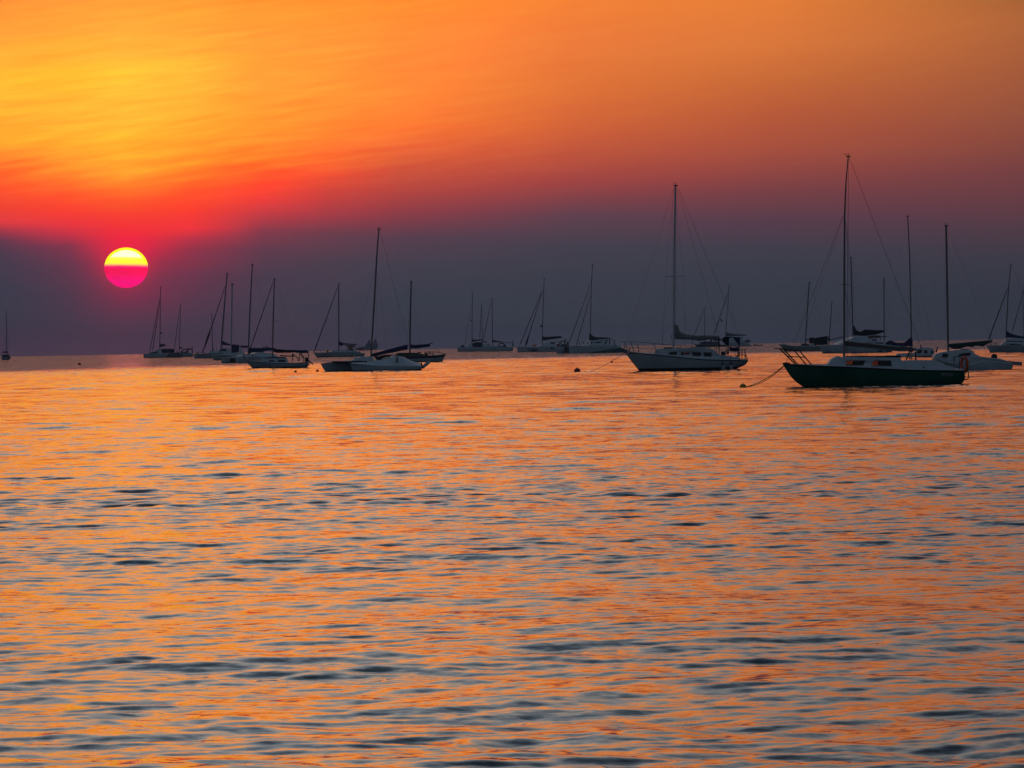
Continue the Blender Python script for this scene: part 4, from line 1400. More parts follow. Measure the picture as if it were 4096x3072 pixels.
# ===== catamaran seen on its bows, left cluster (mast 1009)
b = Boat('netted_catamaran', 'white catamaran showing dark bow netting between two hulls, behind the small maroon-covered sloop', 'catamaran', (1010, 1450.2), yaw=28)
b.hull(P('D8', (1685, 832), (1900, 815), (2200, 800), 'D7', (600, 610), (900, 640), (1150, 700)),
       P('D8', (1685, 838), (1688, 930), (1690, 1022), (2100, 1018), 'D7', (600, 745), (1100, 735), (1150, 720)), 1.3, lat=-2.5, offs=(-2.5, 2.5), boot=2.5, mats=[BOOT, WHITE, WHITE, DECK], vbow=.5)
b.slab('bridge_deck', P('D8', (1740, 838), (2100, 812), 'D7', (700, 620), (1000, 650), (1000, 690), (300, 660), 'D8', (1740, 900)), 2.4, WHITE, y0=-2.4, y1=2.4)
b.slab('bow_net_shade', P('D8', (1690, 842), (1740, 840), (1740, 990), (1690, 985)), 2.0, BLACKC, y0=-2.2, y1=1.7)  # black slab: bow net with the shaded interior between the hulls painted in
cab = b.slab('cabin', P('D8', (1850, 800), (2000, 690), 'D7', (330, 548), (450, 492), (480, 482), (800, 500), (880, 560), (950, 640)), 1.7, WHITE, taper=.2, bevel=.05)
b.slab('vent_fin', P('D8', (1800, 720), (1836, 400), (1858, 410), (1905, 630), (1920, 720)), .12, WHITE)
b.slab('vent_fin', P('D7', (582, 520), (605, 340), (628, 290), (634, 340), (648, 510)), .12, WHITE)
b.mast(P('D7', (232, 520), 'C2', (885, 1100), (900, 740), (930, 145)), 6.4, tip=.65)
b.spreader(P('C2', (868, 744))[0], P('C2', (968, 744))[0], sweep=1.1, k=.7)
b.spreader(P('C2', (850, 1070))[0], P('C2', (958, 1074))[0], sweep=1.1, k=.7)
b.wire('backstay', P('C2', (942, 165))[0], P('C2', (1200, 1220))[0], k=.6)
b.wire('shroud', P('C2', (925, 180))[0], P('C2', (870, 1250))[0], k=.4, ya=0, yb=-2.2)
b.blob('sail_cover', P('D7', (245, 375), (300, 362), (355, 352), (600, 360), (760, 350), (900, 352)), P('D7', (232, 532), (330, 482), (600, 474), (720, 440), (890, 425)), .35, NAVY, n=26, lump=.1)
b.poles('sun_frame', [P('D7', (600, 330), (800, 332)), P('D7', (700, 345), (800, 332))], .04, RAIL)

# ===== far left cluster: catamaran (mast 642)
b = Boat('enclosed_catamaran', 'white catamaran with twin furled headsails and black cockpit enclosure, farthest left of the clusters', 'catamaran', (640, 1430.9), yaw=4)
b.hull(P('E2', (128, 768), (300, 755), (600, 748), (1200, 750), (1500, 800)), P('E2', (128, 775), (140, 860), (150, 936), (800, 926), (1400, 915), (1500, 880)), 1.6, lat=-2.8, offs=(-2.8, 2.8), boot=2, mats=[BOOT, WHITE, WHITE, DECK], vbow=.5)
b.slab('bridge_deck', P('E2', (500, 755), (1300, 750), (1300, 840), (500, 840)), 2.5, WHITE, y0=-2.6, y1=2.6)
cab = b.slab('cabin', P('E2', (330, 752), (420, 700), (600, 665), (690, 610), (740, 568), (870, 558), (900, 740), (800, 762)), 2.0, WHITE, taper=.1, bevel=.05)
b.pane(cab, P('E2', (340, 745), (440, 700), (600, 672), (680, 682), (760, 750)))
b.pane(cab, P('E2', (590, 655), (690, 600), (730, 585), (715, 640)))
b.slab('cockpit_enclosure', P('E2', (820, 730), (860, 590), (900, 562), (1180, 550), (1380, 560), (1395, 690), (1000, 735)), 1.9, BLACKC, bevel=.05)
b.mast(P('E2', (792, 600), 'C1', (1768, 800), (1772, 500), (1776, 195)), 3.2, tip=.8)
b.poles('radar', [P('C1', (1772, 697), (1796, 697))], .18, RAIL)
b.blob('sail_cover', P('E2', (782, 300), (815, 330), (850, 372), (930, 358), (980, 365), (1045, 402), (1085, 430)), P('E2', (775, 482), (860, 480), (1020, 425), (1085, 440)), .3, BLACKC, n=18)
b.poles('hard_top_rail', [P('E2', (800, 500), (860, 550)), P('E2', (940, 500), (1010, 550))], .06, ALUW)
b.furl(P('C1', (1766, 312))[0], P('E2', (385, 700))[0], 1.3, mat=BLACKC)
b.furl(P('C1', (1768, 345))[0], P('E2', (505, 650))[0], 1.4, mat=BLACKC)
b.wire('backstay', P('C1', (1790, 370))[0], P('C1', (1910, 800))[0], k=.25)
b.wire('shroud', P('C1', (1772, 330))[0], P('E2', (860, 560))[0], k=.3, yb=2.0)

# inflatable tender
b = Boat('inflatable_dinghy', 'dark grey inflatable dinghy afloat beside the black-enclosed catamaran', 'dinghy', (695, 1430.6), group=None)
b.blob('tube', P('E2', (1015, 880), (1080, 842), (1200, 800), (1450, 770), (1690, 770)), P('E2', (1015, 905), (1200, 915), (1690, 905)), .25, GREYR, lat=-.45, n=18)
b.blob('tube', P('E2', (1110, 790), (1160, 720), (1300, 700), (1500, 702), (1690, 765)), P('E2', (1110, 880), (1690, 900)), .25, GREYR, lat=.45, n=18)
b.slab('floor', P('E2', (1100, 880), (1680, 870), (1680, 900), (1100, 905)), .45, BLACKC)
b.slab('outboard_motor', P('E2', (1530, 720), (1440, 650), (1460, 640), (1560, 690), (1570, 760), (1530, 770)), .15, BLACKP)

# ===== sloop next to it (mast 722)
b = Boat('bimini_sloop', 'white sloop with dark bimini top and short boom cover, beside the black-enclosed catamaran', 'sailboat', (730, 1427.7))
b.hull(P('E2', (1480, 712), (1800, 720), (2090, 725)), P('E2', (1480, 720), (1560, 820), (1620, 895), (2000, 885), (2130, 878), (2140, 830)), 3.2, boot=2, mats=[BOOT, WHITE, WHITE, DECK])
b.slab('cabin', P('E2', (1590, 720), (1650, 660), (1880, 660), (1900, 730)), 1.0, BROWNC, taper=.15)
b.mast(P('E2', (1582, 660), 'C1', (1990, 650), (1996, 390)), 3.0, tip=.8)
b.spreader(P('C1', (1984, 552))[0], P('C1', (2012, 556))[0], sweep=.8, k=.5)
b.blob('sail_cover', P('E2', (1568, 460), (1610, 472), (1650, 495), (1745, 522)), P('E2', (1568, 545), (1745, 542)), .25, BLACKC, n=14)
b.furl(P('C1', (1986, 425))[0], P('E2', (1385, 560))[0], 1.2, mat=BLACKC)
b.slab('bimini', P('E2', (1690, 600), (1800, 555), (1960, 538), (2085, 545), (2090, 585), (1950, 595), (1840, 590), (1700, 612)), 1.2, BLACKC)
b.poles('bimini_frame', [P('E2', (2085, 570), (2100, 660), (2140, 740)), P('E2', (1920, 590), (1910, 720)), P('E2', (1690, 600), (1660, 700)), P('E2', (2085, 560), (2090, 460))], .07, BLACKC, lat=-1.1, mirror=1.1)
b.slab('spray_hood', P('E2', (1870, 700), (1890, 600), (1940, 610), (1935, 720)), 1.0, BLACKC)
o = MB().ball(b.L(P('E2', (1535, 112))[0], -.5), 1.9 * b.s, 1.0, 10).out('hoisted_ball', BLACKP, b.root)
b.slab('stern_steps', P('E2', (2095, 730), (2120, 710), (2145, 840), (2100, 835)), .8, ALUW)

# ===== boat at the far left edge, seen from astern
b = Boat('stern_on_sloop', 'small sloop seen stern-on at the left end of the bay, dark dodger', 'sailboat', (22.5, 1440.0), yaw=84)
w = 21.0 * b.s
b.hull([(22.5 - 4, 1430.5), (22.5, 1431.5), (22.5 + 4, 1432.0)], [(22.5 - 4, 1431), (22.5 - 3, 1440), (22.5 + 3.4, 1440), (22.5 + 4, 1439)], w * 2 * .98, boot=1.4, mats=[BOOT, WHITE, WHITE, DECK], ts=.95)
bt_ = MB()


def wx(x, z, dy=0.0):
    """a point of the stern view: photo px,py -> local frame of the boat (yawed)"""
    r = ray(x, z)
    k = b.O.y / r.y
    dxw = r.x * k - b.O.x
    return Vector((dy * 1.0, -dxw, H + r.z * k - b.O.z)) if False else Matrix.Rotation(-b.th, 3, 'Z') @ Vector((dxw, 0, H + r.z * k - b.O.z)) + Vector((dy, 0, 0))


mb = MB()
for (x, y), wd in zip(P('E1', (150, 1440), (140, 1395)), (0, 0)):
    pass
q = [wx(*p) for p in P('E1', (60, 1480), (250, 1480), (200, 1400), (80, 1390))]
mb.add([(p.x - .6, p.y, p.z) for p in q] + [(p.x + 1.5, p.y, p.z) for p in q], [(0, 1, 2, 3), (4, 5, 6, 7), (0, 1, 5, 4), (1, 2, 6, 5), (2, 3, 7, 6), (3, 0, 4, 7)])
mb.out('cabin', BLACKC, b.root)
mb = MB()
q = [wx(*p) for p in P('E1', (72, 1348), (190, 1348), (188, 1312), (80, 1312))]
mb.add([(p.x - .6, p.y, p.z) for p in q] + [(p.x + .9, p.y, p.z) for p in q], [(0, 1, 2, 3), (4, 5, 6, 7), (0, 1, 5, 4), (1, 2, 6, 5), (2, 3, 7, 6), (3, 0, 4, 7)])
mb.out('sail_cover', BLACKC, b.root)
MB().tube([wx(*p) for p in P('E1', (178, 1440), (172, 1000), (150, 268))], [1.6 * b.s, 1.6 * b.s, .9 * b.s], 8).out('mast', ALU, b.root)
for a, c in (((115, 780), (130, 1312)), ((150, 900), (150, 1312)), ((160, 400), (250, 1450)), ((60, 1420), (40, 1500))):
    MB().tube([wx(*p) for p in P('E1', a, c)], b.wr * .7, 5).out('stay', WIRE, b.root)
MB().tube([wx(*p) for p in P('E1', (85, 1082), (200, 1082))], b.wr * .8, 5).out('spreader', WIRE, b.root)
mb = MB()
for sg in (((30, 1480), (40, 1365), (75, 1350)), ((270, 1480), (250, 1440), (190, 1355)), ((230, 1440), (275, 1450))):
    mb.tube([wx(*p) for p in P('E1', *sg)], .06, 5)
mb.out('stern_rail', BLACKC, b.root)
MB().ball(wx(*P('E1', (82, 1275))[0]), 2.2 * b.s, 1, 8).out('wind_generator', BLACKP, b.root)

# ===== centre cluster
b = Boat('dark_bimini_catamaran', 'distant white catamaran with kayak on its foredeck and dark cockpit tent', 'catamaran', (1880, 1406.4))
b.hull(P('E3', (146, 490), (400, 488), (640, 482), (900, 488), (1000, 500)), P('E3', (146, 500), (155, 580), (166, 634), (500, 628), (900, 622), (1000, 600)), 1.6, lat=-2.6, offs=(-2.6, 2.6), boot=2, mats=[BOOT, WHITE, WHITE, DECK], vbow=.5)
b.slab('bridge_deck', P('E3', (420, 486), (980, 492), (980, 560), (420, 560)), 2.4, WHITE, y0=-2.5, y1=2.5)
b.slab('cabin', P('E3', (490, 490), (510, 420), (610, 380), (900, 360), (960, 490)), 1.9, WHITE, taper=.1)
b.slab('cockpit_tent', P('E3', (650, 480), (660, 360), (740, 320), (960, 320), (990, 400), (960, 500), (820, 500)), 2.0, BLACKC)
b.mast(P('E3', (638, 400), 'C4', (324, 800), (327, 455)), 3.2, tip=.8)
b.poles('radar', [P('C4', (305, 782), (320, 782))], .2, RAIL)
b.blob('sail_cover', P('E3', (628, 150), (645, 190), (670, 232), (800, 235), (985, 215)), P('E3', (628, 315), (700, 300), (985, 255)), .25, DGREEN, n=16)
b.furl(P('C4', (314, 590))[0], P('C4', (236, 1070))[0], .6, mat=BLACKC)
b.wire('backstay', P('C4', (335, 480))[0], P('C4', (425, 960))[0], k=.25)
o = b.blob('deck_bundle', P('E3', (262, 445), (300, 415), (390, 412), (402, 440)), P('E3', (262, 470), (300, 485), (400, 478)), .4, NAVY, lat=-2.6, n=10)
free(o, b, 'dark blue bundle on the foredeck of a distant catamaran in the centre cluster', 'bundle')
b = Boat('green_cover_sloop', 'distant sloop showing a thin mast and furled jib between two catamarans in mid bay', 'sailboat', (1945, 1403.9))
b.hull(P('E3', (860, 470), (1150, 460), (1400, 470)), P('E3', (860, 480), (900, 600), (1350, 592), (1400, 540)), 3.2, boot=1.5, mats=[BOOT, DARKHULL, RAIL, DECK])
b.slab('cabin', P('E3', (960, 480), (1000, 390), (1150, 370), (1220, 430), (1240, 475)), 1.0, WHITE)
b.slab('bimini', P('E3', (1000, 320), (1010, 292), (1120, 290), (1142, 320), (1100, 336)), 1.0, BLACKC)
b.mast(P('E3', (970, 470), 'C4', (446, 1000), (443, 800), (439, 575)), 2.6, tip=.7, head=False)
b.furl(P('C4', (437, 600))[0], P('C4', (415, 1005))[0], 1.0, mat=BLACKC)
b.slab('spray_hood', P('E3', (965, 330), (985, 225), (1005, 240), (1000, 330)), .6, DGREEN)
b = Boat('ring_bimini_catamaran', 'distant white catamaran with dark life ring shape and frame aft, right in the centre cluster', 'catamaran', (1990, 1405.4))
b.hull(P('E3', (948, 470), (1300, 455), (1500, 462), (1990, 488)), P('E3', (940, 480), (950, 560), (962, 630), (1500, 618), (1960, 606), (1992, 560)), 1.6, lat=-2.5, offs=(-2.5, 2.5), boot=2, mats=[BOOT, WHITE, WHITE, DECK], vbow=.5)
b.slab('bridge_deck', P('E3', (1200, 462), (1900, 480), (1900, 560), (1200, 560)), 2.4, WHITE, y0=-2.4, y1=2.4)
b.slab('cabin', P('E3', (1180, 470), (1240, 430), (1330, 440), (1480, 420), (1560, 470)), 1.7, WHITE, taper=.1)
b.slab('trolley', P('E3', (1170, 400), (1160, 365), (1250, 420), (1240, 440)), .5, REDP)
b.mast(P('E3', (1315, 450), 'C4', (566, 900), (565, 700), (562, 527)), 3.4, tip=.8)
b.furl(P('C4', (552, 560))[0], P('C4', (456, 1010))[0], 1.2, mat=BLACKC)
b.blob('sail_cover', P('E3', (1308, 225), (1350, 235), (1400, 260), (1650, 300)), P('E3', (1308, 322), (1650, 322)), .3, NAVY, n=14)
rc = b.L(P('E3', (1605, 405))[0], -2)
MB().tube([rc + Vector((math.cos(a) * 11 * b.s, 0, math.sin(a) * 6.5 * b.s)) for a in np.linspace(0, 6.2832, 21)], 1.9 * b.s, 8).out('spray_hood_ring', BLACKC, b.root)
b.slab('cockpit_tent', P('E3', (1690, 380), (1730, 400), (1780, 470), (1660, 470)), 1.6, BLACKC)
b.poles('bimini_frame', [P('E3', (1590, 335), (1800, 340), (1985, 345)), P('E3', (1985, 345), (1990, 470)), P('E3', (1800, 290), (1800, 340)), P('E3', (1970, 240), (1980, 345))], .08, BLACKC, lat=-2.0, mirror=2.0)
b.blob('stern_gear', P('E3', (1960, 375), (2000, 390)), P('E3', (1930, 460), (2000, 430)), .5, BLACKC, n=8)

# ===== catamaran with radar dome (mast 2175)
b = Boat('radar_catamaran', 'white catamaran with white dome on a stern arch and two furled headsails', 'catamaran', (2170, 1407.2), yaw=3)
hull = b.hull(P('E4', (118, 640), (600, 648), (1200, 640), (1700, 645), (2050, 680)), P('E4', (118, 645), (135, 760), (146, 852), (900, 838), (1600, 826), (2050, 800)), 1.7, lat=-2.9, offs=(-2.9, 2.9), boot=1.5, mats=[BOOT, WHITE, WHITE, DECK], vbow=.5)
hull = hull[0]
b.slab('bridge_deck', P('E4', (600, 650), (2000, 655), (2000, 760), (600, 760)), 2.7, WHITE, y0=-2.7, y1=2.7)
cab = b.slab('cabin', P('E4', (830, 655), (1000, 550), (1180, 475), (1300, 442), (1480, 448), (1540, 500), (1560, 650)), 2.1, WHITE, taper=.12, bevel=.06)
b.pane(cab, P('E4', (1340, 490), (1390, 468), (1525, 472), (1525, 535), (1400, 528)))
for x0 in (590, 770, 1200):
    q = P('E4', (x0 - 25, 685), (x0 + 25, 685), (x0 + 22, 708), (x0 - 20, 710))
    build('porthole', [(b.L(p, -3.75).x, on_hull(b, hull, p) - .02 + d, b.L(p, -3.75).z) for d in (-.02, .1) for p in q],
          [(0, 1, 2, 3), (4, 5, 6, 7), (0, 1, 5, 4), (1, 2, 6, 5), (2, 3, 7, 6), (3, 0, 4, 7)], GLASSD, hull, smooth=False)
q = P('E4', (1378, 668), (1490, 668), (1490, 718), (1378, 718))
build('window', [(b.L(p, -3.75).x, on_hull(b, hull, p) - .02 + d, b.L(p, -3.75).z) for d in (-.02, .1) for p in q],
      [(0, 1, 2, 3), (4, 5, 6, 7), (0, 1, 5, 4), (1, 2, 6, 5), (2, 3, 7, 6), (3, 0, 4, 7)], GLASSD, hull, smooth=False)
b.slab('hard_top', P('E4', (1520, 440), (1700, 410), (1760, 388), (1770, 402), (1700, 450), (1540, 470)), 2.0, WHITE)
b.poles('hard_top_post', [P('E4', (1740, 400), (1740, 650)), P('E4', (1560, 450), (1560, 640))], .12, ALUW, lat=-1.8, mirror=1.8)
b.slab('red_locker', P('E4', (1605, 640), (1620, 540), (1700, 525), (1705, 640)), .8, REDP)
o = b.slab('deck_raft', P('E4', (665, 622), (668, 570), (720, 556), (815, 560), (820, 618)), .5, ORANGE, bevel=.05)
free(o, b, 'orange raft case on the foredeck of the catamaran with radar dome', 'raft case')
b.mast(P('E4', (1050, 560), 'C4', (1166, 900), (1174, 600), (1186, 288)), 3.4, tip=.85)
b.spreader(P('C4', (1132, 850))[0], P('C4', (1172, 854))[0], sweep=1.0, k=.6)
b.poles('radar', [P('C4', (1140, 850), (1160, 850))], .25, RAIL)
b.blob('sail_cover', P('E4', (1048, 218), (1090, 240), (1135, 265), (1400, 248), (1760, 230), (1818, 280)), P('E4', (1040, 392), (1130, 405), (1300, 370), (1800, 312), (1818, 300)), .3, BLACKC, n=24)
b.furl(P('C4', (1164, 420))[0], P('E4', (165, 635))[0], 1.4, mat=BLACKC)
b.furl(P('C4', (1162, 445))[0], P('E4', (395, 650))[0], 1.5, mat=BLACKC, bulge=.86)
b.wire('backstay', P('C4', (1192, 470))[0], P('C4', (1300, 950))[0], k=.35)
b.wire('shroud', P('C4', (1185, 460))[0], P('C4', (1222, 960))[0], k=.3, yb=2.2)
MB().ball(b.L(P('E4', (1945, 350))[0]), 5.8 * b.s, 1.15, 12).out('radar_dome', WHITE, b.root)
b.poles('stern_arch', [P('E4', (1920, 400), (1920, 650)), P('E4', (1800, 420), (1950, 420)), P('E4', (1780, 430), (1775, 650)), P('E4', (2050, 440), (2060, 660)), P('E4', (2010, 540), (2045, 450))], .1, OLIVE, lat=-1.4, mirror=1.4)
b.blob('cockpit_gear', P('E4', (1770, 570), (1850, 540), (2000, 560), (2080, 590)), P('E4', (1770, 670), (2080, 670)), .9, OLIVE, lump=.5, n=14)
# dark sweep of paint along its bow
hull_patch(b, hull, 'hull_emblem', P('E4', (480, 735), (600, 752), (700, 738), (860, 748)), P('E4', (560, 785), (640, 815), (760, 818), (890, 805)), LETTER, -3.6)

# ===== catamaran with teal quarter (mast 2369)
b = Boat('teal_catamaran', 'white catamaran with teal stern quarter and dark green boom cover, left of the white sloop', 'catamaran', (2370, 1412.2), yaw=24)
lat = -3.0
b.hull(P('E5', (498, 438), (800, 432), (1200, 418), (1500, 420), (1740, 440), (1900, 482), (2040, 545)),
       P('E5', (498, 444), (500, 530), (502, 607), (1000, 600), (1500, 594), (1940, 586), (2030, 560)), 1.5, lat=lat, offs=(-3.0, 3.0), boot=1.2, mats=[BOOT, WHITE, WHITE, DECK], vbow=.5)
hl = [o for o in b.root.children if o.name.startswith('hull')][0]
bpy.context.view_layer.update()
hull_patch(b, hl, 'teal_panel', P('E5', (1080, 578), (1300, 543), (1600, 492), (1830, 462), (1930, 500), (2005, 540)), P('E5', (1080, 592), (1500, 588), (1930, 580), (2000, 560)), TEAL, lat - .6)
b.slab('bridge_deck', P('E5', (700, 440), (1700, 440), (1700, 520), (700, 530)), 2.9, WHITE, y0=-2.9, y1=2.9)
b.slab('bow_net_shade', P('E5', (505, 440), (700, 436), (700, 560), (505, 560)), 2.0, BLACKC, y0=-2.6, y1=2.0)  # black block paints in the shade of the gap between the hulls
b.poles('crossbeam', [P('E5', (500, 440), (700, 430), (910, 425), (1220, 420))], .10, RAIL, lat=-2.4)
cab = b.slab('cabin', P('E5', (915, 430), (1000, 300), (1040, 275), (1380, 275), (1400, 370), (1480, 400), (1480, 440)), 2.0, WHITE, taper=.08, bevel=.05)
b.pane(cab, P('E5', (1155, 340), (1172, 312), (1345, 304), (1348, 330), (1290, 340)))
b.pane(cab, P('E5', (1062, 355), (1085, 295), (1116, 295), (1100, 358)))
b.pane(cab, P('E5', (950, 370), (995, 300), (1010, 300), (975, 370)))
b.slab('cockpit_side', P('E5', (1400, 440), (1400, 372), (1600, 400), (1740, 425), (1740, 450)), 2.3, WHITE)
b.poles('hard_top', [P('E5', (1380, 278), (1500, 240), (1665, 258))], .09, ALUW, lat=-1.8, mirror=1.8)
b.poles('stern_arch', [P('E5', (1552, 245), (1550, 400)), P('E5', (1490, 265), (1430, 370)), P('E5', (1660, 260), (1690, 400))], .13, STEEL, lat=-1.9, mirror=1.9)
b.slab('stern_post', P('E5', (1635, 400), (1665, 275), (1685, 280), (1700, 400)), .3, WHITE, lat=-2)
b.wire('antenna', P('E5', (1610, 120))[0], P('E5', (1672, 290))[0], k=.9)
b.blob('stern_gear', P('E5', (1620, 405), (1745, 402)), P('E5', (1620, 425), (1745, 428)), .3, OLIVE, lat=-2.2, n=8)
b.mast(P('E5', (1045, 290), 'C4', (1738, 940), (1744, 640), (1752, 320), (1764, 120)), 3.6, tip=.7)
b.blob('sail_cover', P('E5', (1036, 78), (1060, 108), (1120, 160), (1200, 185), (1500, 196), (1592, 212)), P('E5', (1034, 277), (1150, 272), (1300, 242), (1560, 232), (1592, 218)), .35, DGREEN, n=24)
b.furl(P('C4', (1748, 325))[0], P('C4', (1484, 1050))[0], 1.4, mat=BLACKC)
b.furl(P('C4', (1740, 470))[0], P('E5', (680, 425))[0], 1.4, mat=BLACKC)
b.wire('backstay', P('C4', (1775, 260))[0], P('C4', (1930, 980))[0], k=.3)
b.wire('backstay', P('C4', (1770, 300))[0], P('C4', (2010, 980))[0], k=.2)
b.poles('bow_rail', [P('E5', (895, 290), (910, 420)), P('E5', (930, 280), (920, 300), (890, 300))], .04, ALUW, lat=-1.5)

# ===== boats far behind the white sloop
b = Boat('dark_sloop', 'distant dark-hulled sloop seen through the rigging of the white sloop', 'sailboat', (2840, 1387.3))
b.hull(P('D4', (235, 800), (330, 815), (700, 825), (1160, 820)), P('D4', (235, 806), (280, 850), (322, 888), (700, 886), (1080, 884), (1150, 850)), 3.2, boot=1, mats=[BOOT, DARKHULL, RAIL, DECK])
b.slab('cabin', P('D4', (390, 820), (430, 750), (560, 720), (640, 740), (900, 735), (1000, 820)), 1.0, DARKHULL)
b.blob('bimini', P('D4', (770, 655), (850, 648), (1005, 650)), P('D4', (770, 700), (850, 718), (1005, 700)), 1.0, NAVY, n=10)
b.slab('spray_hood', P('D4', (690, 740), (700, 670), (745, 660), (740, 735)), .9, BLACKC)
b.blob('sail_cover', P('D4', (545, 640), (640, 655), (760, 645)), P('D4', (230, 712), (450, 712), (760, 662)), .3, BLACKC, n=12)
b.mast(P('D4', (545, 740), (546, 300), 'C5', (1143, 1047)), 2.8, tip=.8)
b.furl(P('C5', (1136, 1068))[0], P('C5', (1050, 1290))[0], 1.1, mat=BLACKC)
b = Boat('flagged_catamaran', 'distant white catamaran with dark flag on its furled jib, behind the white sloop', 'catamaran', (2940, 1385.3))
b.hull(P('D4', (1080, 790), (1400, 745), (1520, 738), (1700, 762), (1880, 862)), P('D4', (1080, 800), (1090, 840), (1100, 872), (1500, 868), (1860, 866), (1884, 864)), 1.8, lat=-2.8, offs=(-2.8, 2.8), boot=1, mats=[BOOT, WHITE, WHITE, DECK], vbow=.5)
b.slab('bridge_deck', P('D4', (1200, 790), (1650, 780), (1650, 830), (1200, 830)), 2.6, WHITE, y0=-2.6, y1=2.6)
b.slab('cabin', P('D4', (1150, 770), (1220, 640), (1420, 620), (1620, 650), (1640, 760)), 2.0, WHITE, taper=.1)
b.slab('hard_top', P('D4', (1480, 630), (1500, 605), (1590, 605), (1630, 625), (1580, 640)), 1.9, WHITE)
b.blob('stern_gear', P('D4', (1600, 725), (1700, 690), (1760, 670), (1815, 715)), P('D4', (1600, 745), (1760, 760), (1815, 735)), .7, GREYR, n=12, lump=.5)
b.poles('davit', [P('D4', (1755, 680), (1755, 790)), P('D4', (1725, 640), (1725, 700))], .12, STEEL, lat=-1.5)
b.mast(P('D4', (1118, 700), (1140, 230), 'C5', (1325, 1050), (1336, 866)), 3.0, tip=.8)
b.blob('sail_cover', P('D4', (1118, 465), (1160, 480), (1300, 512), (1500, 532), (1690, 540), (1705, 560)), P('D4', (1112, 595), (1250, 592), (1690, 572), (1705, 568)), .35, GREYR, n=18)
b.furl(P('C5', (1330, 920))[0], P('C5', (1215, 1262))[0], 1.5, mat=BLACKC)
b.slab('flag', P('D4', (975, 110), (1000, 105), (1042, 150), (1040, 182), (985, 160)), .03, NAVY)
b.wire('flag_halyard', P('D4', (930, 100))[0], P('D4', (915, 450))[0], k=.4)
b.wire('backstay', P('C5', (1345, 950))[0], P('C5', (1400, 1250))[0], k=.3)
b = Boat('tender', 'little dark tender with outboard alone on the far water', 'dinghy', (3032, 1383.3), group=None)
b.hull(P('D4', (1880, 815), (1950, 822), (2060, 832), (2135, 830)), P('D4', (1880, 822), (1890, 845), (1910, 858), (2000, 857), (2110, 855), (2138, 845)), 1.7, boot=.3, mats=[GREYR, GREYR, GREYR, BLACKC], ts=.9, vbow=.6)
b.slab('outboard_motor', P('D4', (2105, 850), (2110, 815), (2130, 805), (2145, 830), (2140, 852)), .25, BLACKP)

# ===== right hand group
b = Boat('ketch', 'pale grey ketch with two bare masts and black deck awning, behind the green bow rail', 'sailboat', (3200, 1404.6))
b.hull(P('E6', (100, 592), (200, 610), (450, 640), (700, 642), (1100, 645), (1500, 640)), P('E6', (100, 600), (190, 705), (290, 772), (1170, 762), (1440, 755), (1500, 700)), 2.9, boot=1.2, stripe=1.5, mats=[BOOT, CREAM, WHITE, DECK], ts=.7)
b.slab('bowsprit_rail', P('E6', (165, 600), (165, 575), (180, 575), (330, 610), (330, 622)), .4, WHITE)
b.slab('deck_locker', P('E6', (645, 640), (645, 580), (760, 578), (830, 590), (832, 640)), .7, BROWNC)
b.slab('doghouse', P('E6', (835, 645), (840, 610), (870, 580), (950, 572), (1000, 600), (1010, 645)), .9, WHITE)
b.slab('deck_awning', P('E6', (845, 575), (848, 430), (945, 430), (960, 445), (1280, 390), (1290, 605), (960, 622), (950, 572)), .95, BLACKC)
b.mast(P('E6', (742, 600), 'C6', (504, 1659), (516, 1450), (531, 1240)), 5.0, tip=.85)
b.poles('boom', [P('E6', (770, 490), (845, 478))], .09, RAIL)
b.mast(P('E6', (1328, 640), 'C6', (716, 1659), (726, 1520), (735, 1405)), 4.0, tip=.8, head=False)
b.blob('mizzen_cover', P('E6', (1300, 400), (1345, 430), (1352, 470)), P('E6', (1300, 510), (1350, 510)), .12, BLACKC, n=8)
b.poles('mizzen_boom', [P('E6', (1335, 495), (1500, 455), (1665, 412))], .08, RAIL)
b.wire('forestay', P('C6', (525, 1262))[0], P('E6', (200, 580))[0], k=.5)
b.wire('forestay', P('C6', (528, 1300))[0], P('E6', (460, 610))[0], k=.5)
b.wire('shroud', P('C6', (530, 1400))[0], P('E6', (520, 600))[0], k=.6, yb=-.9)
b.wire('backstay', P('C6', (540, 1255))[0], P('C6', (670, 1630))[0], k=.4)
b.wire('mizzen_stay', P('C6', (742, 1410))[0], P('C6', (820, 1630))[0], k=.4)
b.poles('stay_insulator', [P('E6', (290, 375), (262, 460)), P('E6', (438, 460), (395, 530))], .03, RAIL)

b = Boat('big_catamaran', 'large white catamaran with black lazy sail bag and brown bimini, behind the green sloop mast', 'catamaran', (3420, 1412.0), yaw=10)
b.hull(P('E6', (1305, 618), (1600, 612), (1900, 620), 'E7', (600, 760), (900, 820), (1300, 860), (1500, 880)),
       P('E6', (1305, 625), (1340, 740), (1390, 826), 'E7', (300, 975), (930, 968), (1400, 985), (1500, 960)), 1.7, lat=-2.4, offs=(-2.4, 2.4), boot=3, mats=[BOOT, WHITE, WHITE, DECK], vbow=.6, ts=.9)
b.slab('bridge_deck', P('E6', (1400, 618), (1900, 625), 'E7', (1100, 850), (1100, 910), (200, 900), 'E6', (1400, 740)), 2.2, WHITE, y0=-2.3, y1=2.3)
cab = b.slab('cabin', P('E6', (1500, 620), (1560, 560), 'E7', (170, 590), (250, 560), (390, 490), (720, 480), (800, 620), (1290, 640), (1340, 730), (1340, 830), (600, 770)), 1.9, WHITE, taper=.1, bevel=.05)
b.pane(cab, P('E7', (755, 685), (770, 664), (975, 664), (975, 690)))
b.pane(cab, P('E7', (1030, 690), (1035, 664), (1270, 664), (1282, 702)))
b.pane(cab, P('E7', (240, 600), (240, 580), (262, 580), (262, 600)))
